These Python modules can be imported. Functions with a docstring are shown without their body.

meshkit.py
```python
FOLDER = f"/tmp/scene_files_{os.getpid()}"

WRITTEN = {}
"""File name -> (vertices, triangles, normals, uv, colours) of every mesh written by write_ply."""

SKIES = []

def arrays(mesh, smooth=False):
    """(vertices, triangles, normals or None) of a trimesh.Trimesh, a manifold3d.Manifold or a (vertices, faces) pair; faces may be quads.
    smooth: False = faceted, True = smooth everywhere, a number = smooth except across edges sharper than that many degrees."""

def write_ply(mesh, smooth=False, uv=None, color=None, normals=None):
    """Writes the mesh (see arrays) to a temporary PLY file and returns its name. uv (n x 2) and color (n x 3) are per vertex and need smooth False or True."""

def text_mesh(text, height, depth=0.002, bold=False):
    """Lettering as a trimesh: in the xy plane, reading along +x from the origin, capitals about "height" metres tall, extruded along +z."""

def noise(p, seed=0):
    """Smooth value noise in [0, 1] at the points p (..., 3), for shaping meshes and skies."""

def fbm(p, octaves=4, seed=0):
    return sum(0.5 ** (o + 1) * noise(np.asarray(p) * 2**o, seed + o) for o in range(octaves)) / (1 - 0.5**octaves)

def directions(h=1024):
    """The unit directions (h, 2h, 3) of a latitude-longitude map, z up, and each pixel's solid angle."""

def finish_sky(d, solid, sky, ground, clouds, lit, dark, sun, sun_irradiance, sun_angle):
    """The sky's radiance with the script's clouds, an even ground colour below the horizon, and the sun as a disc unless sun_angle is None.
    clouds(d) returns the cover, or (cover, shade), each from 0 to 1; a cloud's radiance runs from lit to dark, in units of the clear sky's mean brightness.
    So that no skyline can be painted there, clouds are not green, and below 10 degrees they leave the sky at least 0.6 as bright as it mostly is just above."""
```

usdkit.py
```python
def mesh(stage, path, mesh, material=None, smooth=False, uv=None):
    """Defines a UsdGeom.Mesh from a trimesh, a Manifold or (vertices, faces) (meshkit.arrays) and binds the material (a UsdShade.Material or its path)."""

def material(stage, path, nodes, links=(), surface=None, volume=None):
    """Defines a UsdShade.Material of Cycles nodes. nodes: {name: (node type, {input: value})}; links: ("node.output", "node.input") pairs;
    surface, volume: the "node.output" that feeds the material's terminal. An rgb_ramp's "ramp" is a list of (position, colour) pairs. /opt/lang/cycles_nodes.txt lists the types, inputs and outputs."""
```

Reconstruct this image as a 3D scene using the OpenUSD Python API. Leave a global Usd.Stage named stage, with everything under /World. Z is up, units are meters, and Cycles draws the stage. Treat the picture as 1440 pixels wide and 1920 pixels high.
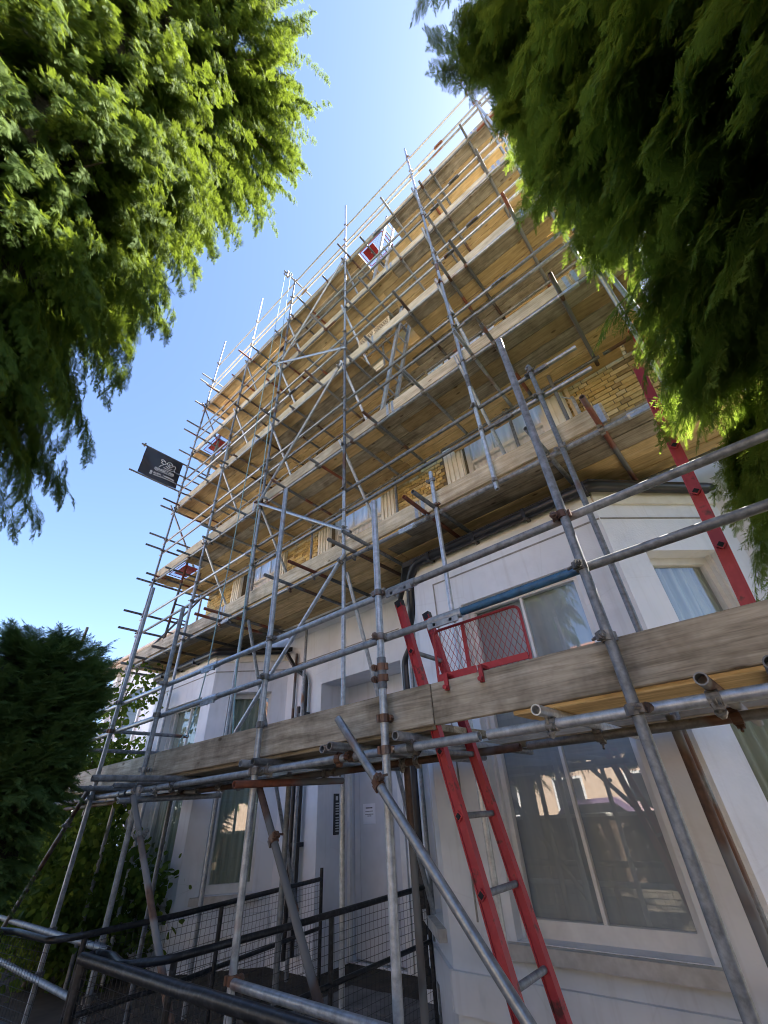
import math
import random
import numpy as np
import trimesh
import usdkit
import meshkit
from shapely.geometry import Polygon, box as sbox
from pxr import Usd, UsdGeom, UsdLux, UsdShade, Gf, Sdf, Vt

stage = Usd.Stage.CreateInMemory()
UsdGeom.SetStageUpAxis(stage, UsdGeom.Tokens.z)
UsdGeom.Xform.Define(stage, '/World')
stage.SetDefaultPrim(stage.GetPrimAtPath('/World'))
UsdGeom.Scope.Define(stage, '/World/Looks')
RNG = random.Random(7)
NR = np.random.default_rng(11)

# ------------------------------------------------------------------ camera
CAM_Z = 1.55
yaw, pitch, roll = -0.67975509, 0.62298192, -0.06439299
cy, sy, cp, sp, cr, sr = math.cos(yaw), math.sin(yaw), math.cos(pitch), math.sin(pitch), math.cos(roll), math.sin(roll)
fwd = np.array([sy * cp, cy * cp, sp])
right = np.array([cy, -sy, 0.0])
up = np.cross(right, fwd)
right, up = right * cr + up * sr, -right * sr + up * cr
cam = UsdGeom.Camera.Define(stage, '/World/camera')
cam.AddTransformOp().Set(Gf.Matrix4d(*right, 0, *up, 0, *(-fwd), 0, 0, 0, CAM_Z, 1))
cam.CreateHorizontalApertureAttr(36.0)
cam.CreateVerticalApertureAttr(48.0)
cam.CreateFocalLengthAttr(775.8 / 1440 * 36.0)
cam.CreateExposureAttr(3.05)
cam.CreateClippingRangeAttr(Gf.Vec2f(0.05, 2000))

# ------------------------------------------------------------------ sky and sun
SUN_AZ, SUN_EL = math.radians(33.0), math.radians(55.5)
usdkit.material(stage, '/World/Looks/sky_look', {
    'sky': ('sky_texture', {'sky_type': 'single_scattering', 'sun_disc': False, 'sun_elevation': SUN_EL, 'sun_rotation': SUN_AZ, 'altitude': 60.0, 'air_density': 1.0, 'aerosol_density': 0.55, 'ozone_density': 2.6}),
    'tint': ('mix', {'mix_type': 'multiply', 'fac': 1.0, 'color2': (0.965, 0.955, 1.04)}), 'bg': ('background_shader', {'strength': 0.05})}, [('sky.color', 'tint.color1'), ('tint.color', 'bg.color')], surface='bg.background')
sky = UsdLux.DomeLight.Define(stage, '/World/sky')
UsdShade.MaterialBindingAPI.Apply(sky.GetPrim()).Bind(UsdShade.Material.Get(stage, '/World/Looks/sky_look'))
sky.GetPrim().SetCustomDataByKey('kind', 'structure')
sun = UsdLux.DistantLight.Define(stage, '/World/sun')
sun.CreateIntensityAttr(1.25)
sun.CreateAngleAttr(0.53)
sun.CreateNormalizeAttr(True)
sun.CreateColorAttr(Gf.Vec3f(1.0, 0.93, 0.82))
sd = np.array([math.sin(SUN_AZ) * math.cos(SUN_EL), math.cos(SUN_AZ) * math.cos(SUN_EL), math.sin(SUN_EL)])
ax = np.cross([0, 0, 1.0], sd); ax /= np.linalg.norm(ax); ay = np.cross(sd, ax)
sun.AddTransformOp().Set(Gf.Matrix4d(*ax, 0, *ay, 0, *sd, 0, 0, 0, 30, 1))

# ------------------------------------------------------------------ materials
MATS = {}


def material(name, nodes, links, surface):
    MATS[name] = usdkit.material(stage, '/World/Looks/' + name, nodes, links, surface=surface)


def noisy(name, c1, c2, scale=8.0, rough=0.6, metallic=0.0, stretch=(1, 1, 1), bump=0.15, bdist=0.004, detail=5.0, c3=None, pos=(0.3, 0.7), rand=0.0, spec=0.5, coat=0.0):
    """two or three colours mixed by noise in world space, with relief and per object variation"""
    ramp = [(pos[0], c1), (pos[1], c2)] if c3 is None else [(pos[0], c1), (0.5 * (pos[0] + pos[1]), c2), (pos[1], c3)]
    n = {'g': ('geometry', {}), 'm': ('mapping', {'scale': stretch}), 'n': ('noise_texture', {'scale': scale, 'detail': detail, 'roughness': 0.6}),
         'r': ('rgb_ramp', {'ramp': ramp}), 'b': ('bump', {'strength': bump, 'distance': bdist}),
         'oi': ('object_info', {}), 'mr': ('map_range', {'from_min': 0.0, 'from_max': 1.0, 'to_min': 1.0 - rand, 'to_max': 1.0 + rand}),
         'h': ('hsv', {}), 'p': ('principled_bsdf', {'roughness': rough, 'metallic': metallic, 'specular_ior_level': spec, 'coat_weight': coat})}
    l = [('g.position', 'm.vector'), ('m.vector', 'n.vector'), ('n.fac', 'r.fac'), ('n.fac', 'b.height'), ('b.normal', 'p.normal'),
         ('oi.random', 'mr.value'), ('mr.result', 'h.value'), ('r.color', 'h.color'), ('h.color', 'p.base_color')]
    material(name, n, l, 'p.BSDF')


def tube_look(name, base, dark, patch, amount=0.62, rough=0.42, metallic=0.55):
    """scaffold tube: streaked zinc with patches of rust or old paint"""
    n = {'g': ('geometry', {}), 'n': ('noise_texture', {'scale': 22.0, 'detail': 5.0, 'roughness': 0.65}), 'r': ('rgb_ramp', {'ramp': [(0.3, dark), (0.68, base)]}),
         'n2': ('noise_texture', {'scale': 1.7, 'detail': 2.0, 'roughness': 0.5}), 'r2': ('rgb_ramp', {'ramp': [(amount, (0, 0, 0)), (amount + 0.05, (1, 1, 1))]}),
         'mx': ('mix', {'color2': patch}), 'oi': ('object_info', {}), 'mr': ('map_range', {'to_min': 0.62, 'to_max': 1.3}), 'h': ('hsv', {}),
         'b': ('bump', {'strength': 0.25, 'distance': 0.002}), 'p': ('principled_bsdf', {'metallic': metallic, 'roughness': rough})}
    l = [('g.position', 'n.vector'), ('n.fac', 'r.fac'), ('g.position', 'n2.vector'), ('n2.fac', 'r2.fac'), ('r2.color', 'mx.fac'), ('r.color', 'mx.color1'),
         ('oi.random', 'mr.value'), ('mr.result', 'h.value'), ('mx.color', 'h.color'), ('h.color', 'p.base_color'), ('n.fac', 'b.height'), ('b.normal', 'p.normal')]
    material(name, n, l, 'p.BSDF')


tube_look('galvanised', (0.46, 0.49, 0.52), (0.23, 0.245, 0.26), (0.27, 0.16, 0.11), 0.68)
tube_look('galvanised_dull', (0.29, 0.31, 0.33), (0.12, 0.125, 0.13), (0.18, 0.10, 0.07), 0.64, 0.52, 0.45)
tube_look('galvanised_bright', (0.55, 0.58, 0.60), (0.30, 0.31, 0.33), (0.40, 0.30, 0.25), 0.7, 0.36, 0.6)
tube_look('rusty_tube', (0.17, 0.10, 0.07), (0.075, 0.045, 0.035), (0.20, 0.20, 0.20), 0.46, 0.7, 0.15)
tube_look('red_lead_tube', (0.30, 0.095, 0.05), (0.17, 0.06, 0.035), (0.16, 0.165, 0.17), 0.45, 0.6, 0.1)
tube_look('blue_tube', (0.05, 0.16, 0.30), (0.04, 0.09, 0.15), (0.20, 0.21, 0.22), 0.52, 0.45, 0.2)
tube_look('coupler_steel', (0.34, 0.33, 0.31), (0.10, 0.095, 0.09), (0.16, 0.085, 0.055), 0.56, 0.5, 0.5)


def wood_look(name, a, b, c, rand=0.25, wear=0.5):
    """sawn scaffold board: coarse and fine grain along x, stains, knots and dark checks"""
    n = {'g': ('geometry', {}), 'oi': ('object_info', {}), 'sh': ('math', {'math_type': 'multiply', 'value2': 37.0}), 'cx': ('combine_xyz', {}), 'av': ('mix', {'mix_type': 'add', 'fac': 1.0}),
         'm': ('mapping', {'scale': (0.8, 11, 11)}), 'n': ('noise_texture', {'scale': 2.2, 'detail': 4.0, 'roughness': 0.6, 'distortion': 0.8}),
         'mf': ('mapping', {'scale': (2.5, 90, 90)}), 'nf': ('noise_texture', {'scale': 1.6, 'detail': 6.0, 'roughness': 0.7}),
         'r': ('rgb_ramp', {'ramp': [(0.25, a), (0.5, b), (0.75, c)]}), 'rf': ('rgb_ramp', {'ramp': [(0.30, (0.45, 0.42, 0.40)), (0.50, (0.95, 0.95, 0.95)), (0.7, (1.12, 1.1, 1.08))]}), 'mxf': ('mix', {'mix_type': 'multiply', 'fac': 0.6}),
         'n2': ('noise_texture', {'scale': 3.4, 'detail': 4.0, 'roughness': 0.7}), 'r2': ('rgb_ramp', {'ramp': [(0.34, (0.42, 0.40, 0.38)), (0.60, (1, 1, 1))]}), 'mx': ('mix', {'mix_type': 'multiply', 'fac': wear}),
         'mk': ('mapping', {'scale': (3.0, 7.0, 7.0)}), 'v': ('voronoi_texture', {'scale': 1.0, 'randomness': 1.0}), 'r3': ('rgb_ramp', {'ramp': [(0.06, (0.25, 0.19, 0.14)), (0.13, (1, 1, 1))]}), 'mx2': ('mix', {'mix_type': 'multiply', 'fac': 0.8}),
         'mr': ('map_range', {'to_min': 1.0 - rand, 'to_max': 1.0 + rand}), 'h': ('hsv', {}), 'b': ('bump', {'strength': 0.6, 'distance': 0.003}), 'p': ('principled_bsdf', {'roughness': 0.85, 'specular_ior_level': 0.2})}
    l = [('oi.random', 'sh.value1'), ('sh.value', 'cx.x'), ('g.position', 'av.color1'), ('cx.vector', 'av.color2'), ('av.color', 'm.vector'), ('m.vector', 'n.vector'), ('n.fac', 'r.fac'), ('av.color', 'mf.vector'), ('mf.vector', 'nf.vector'), ('nf.fac', 'rf.fac'),
         ('r.color', 'mxf.color1'), ('rf.color', 'mxf.color2'), ('av.color', 'n2.vector'), ('n2.fac', 'r2.fac'), ('mxf.color', 'mx.color1'), ('r2.color', 'mx.color2'), ('av.color', 'mk.vector'), ('mk.vector', 'v.vector'), ('v.distance', 'r3.fac'),
         ('mx.color', 'mx2.color1'), ('r3.color', 'mx2.color2'), ('oi.random', 'mr.value'), ('mr.result', 'h.value'), ('mx2.color', 'h.color'), ('h.color', 'p.base_color'), ('nf.fac', 'b.height'), ('b.normal', 'p.normal')]
    material(name, n, l, 'p.BSDF')


wood_look('board_wood', (0.50, 0.35, 0.17), (0.72, 0.53, 0.27), (0.82, 0.65, 0.38), 0.28, 0.35)
wood_look('board_wood_grey', (0.22, 0.188, 0.138), (0.42, 0.368, 0.28), (0.56, 0.50, 0.395), 0.2, 0.75)
wood_look('board_wood_brown', (0.36, 0.25, 0.13), (0.54, 0.40, 0.22), (0.64, 0.50, 0.30), 0.25, 0.5)
wood_look('toe_board_wood', (0.38, 0.29, 0.18), (0.58, 0.49, 0.33), (0.70, 0.62, 0.46))
noisy('board_band', (0.25, 0.28, 0.32), (0.42, 0.46, 0.52), 30, 0.5, 0.5)
material('white_render', {'g': ('geometry', {}), 'n': ('noise_texture', {'scale': 2.0, 'detail': 8.0, 'roughness': 0.65}), 'r': ('rgb_ramp', {'ramp': [(0.28, (0.64, 0.665, 0.71)), (0.55, (0.75, 0.775, 0.82))]}),
                          'm': ('mapping', {'scale': (9, 9, 0.55)}), 'n2': ('noise_texture', {'scale': 1.3, 'detail': 5.0, 'roughness': 0.6}), 'r2': ('rgb_ramp', {'ramp': [(0.30, (0.72, 0.69, 0.65)), (0.46, (1, 1, 1))]}), 'mx': ('mix', {'mix_type': 'multiply', 'fac': 0.32}),
                          'n3': ('noise_texture', {'scale': 60.0, 'detail': 4.0}), 'b': ('bump', {'strength': 0.35, 'distance': 0.004}), 'v': ('voronoi_texture', {'feature': 'distance_to_edge', 'scale': 0.9}), 'r3': ('rgb_ramp', {'ramp': [(0.0, (0.55, 0.53, 0.5)), (0.006, (1, 1, 1))]}), 'mx2': ('mix', {'mix_type': 'multiply', 'fac': 0.12}), 'p': ('principled_bsdf', {'roughness': 0.85})},
         [('g.position', 'n.vector'), ('n.fac', 'r.fac'), ('g.position', 'm.vector'), ('m.vector', 'n2.vector'), ('n2.fac', 'r2.fac'), ('r.color', 'mx.color1'), ('r2.color', 'mx.color2'), ('g.position', 'n3.vector'), ('n3.fac', 'b.height'), ('b.normal', 'p.normal'),
          ('g.position', 'v.vector'), ('v.distance', 'r3.fac'), ('mx.color', 'mx2.color1'), ('r3.color', 'mx2.color2'), ('mx2.color', 'p.base_color')], 'p.BSDF')
noisy('white_trim', (0.66, 0.66, 0.65), (0.78, 0.78, 0.77), 9.0, 0.55, bump=0.12)
noisy('grey_joint', (0.20, 0.19, 0.18), (0.36, 0.35, 0.33), 14.0, 0.9)
noisy('stone_sill', (0.42, 0.40, 0.37), (0.62, 0.60, 0.57), 11.0, 0.85, bump=0.4, bdist=0.006)
noisy('cream_stone', (0.68, 0.65, 0.55), (0.80, 0.78, 0.70), 6.0, 0.8, bump=0.2)
noisy('mortar', (0.11, 0.085, 0.05), (0.20, 0.16, 0.10), 30.0, 0.95, bump=0.5)
noisy('black_plastic', (0.012, 0.012, 0.013), (0.03, 0.03, 0.032), 6.0, 0.35, bump=0.03)
noisy('black_paint', (0.007, 0.007, 0.008), (0.07, 0.07, 0.078), 34.0, 0.42, bump=0.6, bdist=0.003, pos=(0.5, 0.85))
noisy('red_paint', (0.12, 0.03, 0.025), (0.42, 0.035, 0.045), 13.0, 0.5, bump=0.3, c3=(0.36, 0.028, 0.036), rand=0.1, pos=(0.33, 0.52))
noisy('cream_paint', (0.55, 0.42, 0.25), (0.68, 0.55, 0.36), 9.0, 0.6)
noisy('dark_hole', (0.008, 0.008, 0.008), (0.012, 0.012, 0.012), 5.0, 0.9)
noisy('roof_felt', (0.02, 0.02, 0.022), (0.06, 0.06, 0.06), 8.0, 0.9)
noisy('roof_tile', (0.26, 0.11, 0.06), (0.42, 0.20, 0.12), 5.0, 0.85, rand=0.25)
noisy('soffit_paint', (0.55, 0.44, 0.36), (0.68, 0.56, 0.46), 4.0, 0.7)
noisy('door_paint', (0.50, 0.53, 0.58), (0.62, 0.65, 0.70), 3.0, 0.45, bump=0.05)
noisy('paper', (0.70, 0.72, 0.78), (0.80, 0.82, 0.86), 6.0, 0.7, bump=0.02)
noisy('print_ink', (0.02, 0.02, 0.03), (0.04, 0.04, 0.05), 9.0, 0.8)
noisy('panel_metal', (0.03, 0.03, 0.03), (0.07, 0.07, 0.07), 9.0, 0.35, 0.3)
noisy('button_white', (0.5, 0.5, 0.48), (0.65, 0.65, 0.62), 9.0, 0.5)
noisy('banner_cloth', (0.016, 0.017, 0.024), (0.028, 0.030, 0.042), 3.0, 0.42, bump=0.2, bdist=0.01)
noisy('banner_print', (0.75, 0.75, 0.77), (0.82, 0.82, 0.83), 6.0, 0.6)
noisy('rope_fibre', (0.20, 0.34, 0.36), (0.36, 0.52, 0.54), 90.0, 0.9, bump=0.6)
noisy('bark', (0.06, 0.045, 0.03), (0.16, 0.12, 0.085), 9.0, 0.95, stretch=(3, 3, 0.6), bump=0.9, bdist=0.02)
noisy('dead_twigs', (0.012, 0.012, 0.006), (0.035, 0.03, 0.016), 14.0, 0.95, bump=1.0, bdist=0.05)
noisy('soil', (0.035, 0.028, 0.02), (0.085, 0.07, 0.05), 3.0, 0.95, bump=0.8, bdist=0.02)
noisy('paving', (0.10, 0.10, 0.10), (0.20, 0.195, 0.19), 4.0, 0.9, bump=0.5, rand=0.15)
noisy('concrete', (0.34, 0.33, 0.31), (0.46, 0.45, 0.43), 40.0, 0.9, bump=0.4)
noisy('brick_pink', (0.52, 0.38, 0.28), (0.68, 0.54, 0.42), 5.0, 0.9, bump=0.4)
noisy('brick_dark', (0.10, 0.07, 0.05), (0.18, 0.12, 0.085), 6.0, 0.9, bump=0.4)
noisy('room_dark', (0.10, 0.10, 0.10), (0.14, 0.14, 0.14), 2.0, 0.9)
noisy('car_paint', (0.30, 0.22, 0.36), (0.34, 0.25, 0.40), 2.0, 0.3, 0.2, coat=0.8)
noisy('tyre', (0.015, 0.015, 0.015), (0.03, 0.03, 0.03), 20.0, 0.85)
noisy('curtain_cloth', (0.30, 0.35, 0.29), (0.42, 0.47, 0.39), 3.0, 0.85, stretch=(6, 6, 0.4), bump=0.1)
noisy('blind_cloth', (0.76, 0.78, 0.84), (0.84, 0.85, 0.90), 3.0, 0.85, stretch=(6, 6, 0.4), bump=0.1)
noisy('net_cloth', (0.33, 0.375, 0.40), (0.39, 0.43, 0.45), 3.0, 0.9, stretch=(5, 5, 0.3), bump=0.1)
for k, (a, b) in enumerate((((0.50, 0.35, 0.12), (0.62, 0.47, 0.20)), ((0.42, 0.28, 0.085), (0.54, 0.39, 0.15)), ((0.56, 0.43, 0.20), (0.68, 0.55, 0.30)), ((0.26, 0.18, 0.07), (0.40, 0.29, 0.13)))):
    noisy('stock_brick' + ('', '_dark', '_pale', '_sooty')[k], a, b, 22.0, 0.92, bump=0.6, bdist=0.005, rand=0.16)
# far wall behind the upper boards: bricks as colour only
material('brick_far', {'g': ('geometry', {}), 'm': ('mapping', {'rotation': (math.pi / 2, 0, 0)}),
                       'b': ('brick_texture', {'color1': (0.42, 0.29, 0.11), 'color2': (0.32, 0.21, 0.07), 'mortar': (0.26, 0.21, 0.13), 'scale': 1.0, 'brick_width': 0.235, 'row_height': 0.075, 'mortar_size': 0.006, 'bias': 0.0}),
                       'p': ('principled_bsdf', {'roughness': 0.92})}, [('g.position', 'm.vector'), ('m.vector', 'b.vector'), ('b.color', 'p.base_color')], 'p.BSDF')
material('window_glass', {'t': ('transparent_bsdf', {'color': (0.97, 0.98, 0.98)}), 'g': ('glossy_bsdf', {'color': (1, 1, 1), 'roughness': 0.0}), 'w': ('layer_weight', {'blend': 0.5}), 'p': ('math', {'math_type': 'power', 'value2': 5.0}),
                          'f': ('math', {'math_type': 'multiply_add', 'value2': 0.88, 'value3': 0.12}), 'm': ('mix_closure', {})},
         [('w.facing', 'p.value1'), ('p.value', 'f.value1'), ('f.value', 'm.fac'), ('t.BSDF', 'm.closure1'), ('g.BSDF', 'm.closure2')], 'm.closure')


def leaf_look(name, dark, mid, bright, trans=0.35, scale=1.6, tcol=(0.20, 0.30, 0.03)):
    n = {'oi': ('object_info', {}), 'g': ('geometry', {}), 'n': ('noise_texture', {'scale': scale, 'detail': 3.0}), 'a': ('math', {'math_type': 'multiply_add', 'value2': 0.45, 'value3': 0.0}), 'ad': ('math', {'math_type': 'multiply_add', 'value2': 0.75}),
         'r': ('rgb_ramp', {'ramp': [(0.25, dark), (0.55, mid), (0.85, bright)]}), 'p': ('principled_bsdf', {'roughness': 0.75, 'specular_ior_level': 0.12}), 't': ('translucent_bsdf', {'color': tcol}), 'm': ('mix_closure', {'fac': trans})}
    l = [('oi.random', 'a.value1'), ('g.position', 'n.vector'), ('n.fac', 'ad.value1'), ('a.value', 'ad.value3'), ('ad.value', 'r.fac'), ('r.color', 'p.base_color'), ('p.BSDF', 'm.closure1'), ('t.BSDF', 'm.closure2')]
    material(name, n, l, 'm.closure')


leaf_look('conifer_leaf', (0.030, 0.066, 0.012), (0.056, 0.104, 0.016), (0.092, 0.146, 0.022), 0.34, tcol=(0.22, 0.30, 0.03))
leaf_look('conifer_leaf_deep', (0.058, 0.112, 0.030), (0.098, 0.175, 0.042), (0.15, 0.235, 0.055), 0.46, tcol=(0.24, 0.34, 0.04))
leaf_look('hedge_leaf', (0.068, 0.122, 0.038), (0.10, 0.17, 0.052), (0.14, 0.22, 0.065), 0.35, tcol=(0.16, 0.26, 0.07))
leaf_look('broad_leaf', (0.022, 0.050, 0.012), (0.042, 0.088, 0.018), (0.08, 0.14, 0.03), 0.38, tcol=(0.24, 0.33, 0.045))

# ------------------------------------------------------------------ scene graph helpers
USED = {}


def numbered(parent, name):
    k = USED.get((parent, name), -1) + 1
    USED[(parent, name)] = k
    return f'{parent}/{name}' + (f'_{k:03d}' if k else '')


LOC = {}


def tag(prim, label=None, cat=None, group=None, kind=None):
    for key, v in (('label', label), ('category', cat), ('group', group), ('kind', kind)):
        if v:
            prim.SetCustomDataByKey(key, v)
    return prim


def thing(name, label, cat, loc=(0, 0, 0), group=None):
    path = numbered('/World', name)
    x = UsdGeom.Xform.Define(stage, path)
    x.AddTranslateOp().Set(Gf.Vec3d(*map(float, loc)))
    LOC[path] = np.array(loc, float)
    tag(x.GetPrim(), label, cat, group)
    return path


def part(parent, name, m, mat, smooth=False, label=None, kind=None):
    """one Mesh under parent; m is given in world coordinates"""
    root = '/'.join(parent.split('/')[:3])
    loc = LOC.get(root, np.zeros(3))
    if isinstance(m, (list,)):
        m = trimesh.util.concatenate(m)
    m = m.copy()
    m.apply_translation(-loc)
    path = numbered(parent, name)
    p = usdkit.mesh(stage, path, m, MATS[mat], smooth=smooth)
    tag(p.GetPrim(), label, None, None, kind)
    return path


def single(name, m, mat, label=None, cat=None, smooth=False, kind=None, group=None):
    if isinstance(m, (list,)):
        m = trimesh.util.concatenate(m)
    path = numbered('/World', name)
    p = usdkit.mesh(stage, path, m, MATS[mat], smooth=smooth)
    tag(p.GetPrim(), label, cat, group, kind)
    return path


# ------------------------------------------------------------------ shape helpers
def bx(x0, x1, y0, y1, z0, z1):
    m = trimesh.creation.box((abs(x1 - x0), abs(y1 - y0), abs(z1 - z0)))
    m.apply_translation(((x0 + x1) / 2, (y0 + y1) / 2, (z0 + z1) / 2))
    return m


def frame_of(d):
    d = np.asarray(d, float); d = d / np.linalg.norm(d)
    a = np.cross(d, [0, 0, 1.0] if abs(d[2]) < 0.9 else [1.0, 0, 0]); a /= np.linalg.norm(a)
    return a, np.cross(d, a), d


def tube(p0, p1, r=0.0242, n=10, hollow=True):
    """round bar; hollow ones show their bore at both ends"""
    p0, p1 = np.asarray(p0, float), np.asarray(p1, float)
    a, b, d = frame_of(p1 - p0)
    t = np.arange(n) * 2 * math.pi / n
    ring = np.cos(t)[:, None] * a + np.sin(t)[:, None] * b
    if not hollow:
        v = np.vstack([p0 + r * ring, p1 + r * ring, [p0], [p1]])
        i = np.arange(n); j = (i + 1) % n
        f = np.vstack([np.c_[i, j, n + j], np.c_[i, n + j, n + i], np.c_[j, i, np.full(n, 2 * n)], np.c_[n + i, n + j, np.full(n, 2 * n + 1)]])
        m = trimesh.Trimesh(v, f, process=False)
    else:
        k = min(0.07, np.linalg.norm(p1 - p0) * 0.4)
        ri = r * 0.78
        rows = [p0 + d * k + ri * ring, p0 + ri * ring, p0 + r * ring, p1 + r * ring, p1 + ri * ring, p1 - d * k + ri * ring]
        v = np.vstack(rows + [[p0 + d * k], [p1 - d * k]])
        i = np.arange(n); j = (i + 1) % n
        f = []
        for q in range(5):
            f += [np.c_[q * n + i, q * n + j, (q + 1) * n + j], np.c_[q * n + i, (q + 1) * n + j, (q + 1) * n + i]]
        f += [np.c_[j, i, np.full(n, 6 * n)], np.c_[5 * n + i, 5 * n + j, np.full(n, 6 * n + 1)]]
        m = trimesh.Trimesh(v, np.vstack(f), process=False)
    if m.volume < 0:
        m.invert()
    return m


def sweep(pts, r, n=10):
    """round bar along a polyline"""
    pts = np.asarray(pts, float)
    d = np.gradient(pts, axis=0)
    d /= np.linalg.norm(d, axis=1)[:, None]
    a, b, _ = frame_of(d[0])
    rows = []
    t = np.arange(n) * 2 * math.pi / n
    rr = np.broadcast_to(r, len(pts))
    for k in range(len(pts)):
        a = a - d[k] * (a @ d[k]); a /= np.linalg.norm(a)
        b = np.cross(d[k], a)
        rows.append(pts[k] + rr[k] * (np.cos(t)[:, None] * a + np.sin(t)[:, None] * b))
    v = np.vstack(rows + [[pts[0]], [pts[-1]]])
    i = np.arange(n); j = (i + 1) % n; f = []
    K = len(pts)
    for q in range(K - 1):
        f += [np.c_[q * n + i, q * n + j, (q + 1) * n + j], np.c_[q * n + i, (q + 1) * n + j, (q + 1) * n + i]]
    f += [np.c_[j, i, np.full(n, K * n)], np.c_[(K - 1) * n + i, (K - 1) * n + j, np.full(n, K * n + 1)]]
    m = trimesh.Trimesh(v, np.vstack(f), process=False)
    if m.volume < 0:
        m.invert()
    return m


def round_corners(pts, rad=0.07, k=5):
    pts = [np.asarray(p, float) for p in pts]
    out = [pts[0]]
    for i in range(1, len(pts) - 1):
        a, b, c = pts[i - 1], pts[i], pts[i + 1]
        ra = min(rad, np.linalg.norm(a - b) * 0.45); rc = min(rad, np.linalg.norm(c - b) * 0.45)
        s, e = b + (a - b) / np.linalg.norm(a - b) * ra, b + (c - b) / np.linalg.norm(c - b) * rc
        for u in np.linspace(0, 1, k):
            out.append((1 - u) ** 2 * s + 2 * u * (1 - u) * b + u * u * e)
    out.append(pts[-1])
    return out


def panel(p0, p1, z0, z1, thick, holes=(), poly=None):
    """upright wall piece from plan point p0 to p1 (left to right seen from outside), its outer face on that line, thick inwards; holes are (u0, u1, z0, z1)"""
    p0, p1 = np.array(p0, float), np.array(p1, float)
    L = np.linalg.norm(p1 - p0); e = (p1 - p0) / L
    inn = np.array([-e[1], e[0]])
    s = poly if poly is not None else sbox(0, z0, L, z1)
    for h in holes:
        s = s.difference(sbox(h[0], h[2], h[1], h[3]))
    out = []
    for g in getattr(s, 'geoms', [s]):
        m = trimesh.creation.extrude_polygon(g, thick, engine='earcut')
        v = m.vertices.copy()
        m.vertices = np.c_[p0[0] + v[:, 0] * e[0] + v[:, 2] * inn[0], p0[1] + v[:, 0] * e[1] + v[:, 2] * inn[1], v[:, 1]]
        if m.volume < 0:
            m.invert()
        out.append(m)
    return trimesh.util.concatenate(out)


def on_line(p0, p1, u0, u1, d0, d1, z0, z1):
    """box along the plan line p0-p1: u along it, d inwards"""
    p0, p1 = np.array(p0, float), np.array(p1, float)
    e = (p1 - p0) / np.linalg.norm(p1 - p0); inn = np.array([-e[1], e[0]])
    m = bx(u0, u1, d0, d1, z0, z1)
    v = m.vertices.copy()
    m.vertices = np.c_[p0[0] + v[:, 0] * e[0] + v[:, 1] * inn[0], p0[1] + v[:, 0] * e[1] + v[:, 1] * inn[1], v[:, 2]]
    if m.volume < 0:
        m.invert()
    return m


def chamfered(x0, x1, y0, y1, z0, z1, c=0.004):
    import manifold3d as m3
    pts = []
    for a, b, d in ((c, 0, 0), (0, c, 0), (0, 0, c)):
        for x in (x0 + c - a, x1 - c + a):
            for y in (y0 + c - b, y1 - c + b):
                for z in (z0 + c - d, z1 - c + d):
                    pts.append((x, y, z))
    h = m3.Manifold.hull_points(np.array(pts, float)).to_mesh()
    return trimesh.Trimesh(h.vert_properties[:, :3], h.tri_verts, process=False)


def tapered(pts, radii, n=9):
    return sweep(pts, np.asarray(radii, float), n)


def pane_sheet(p, q, z0, z1):
    return trimesh.Trimesh([(p[0], p[1], z0), (q[0], q[1], z0), (q[0], q[1], z1), (p[0], p[1], z1)], [(0, 1, 2), (0, 2, 3)], process=False)

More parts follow.
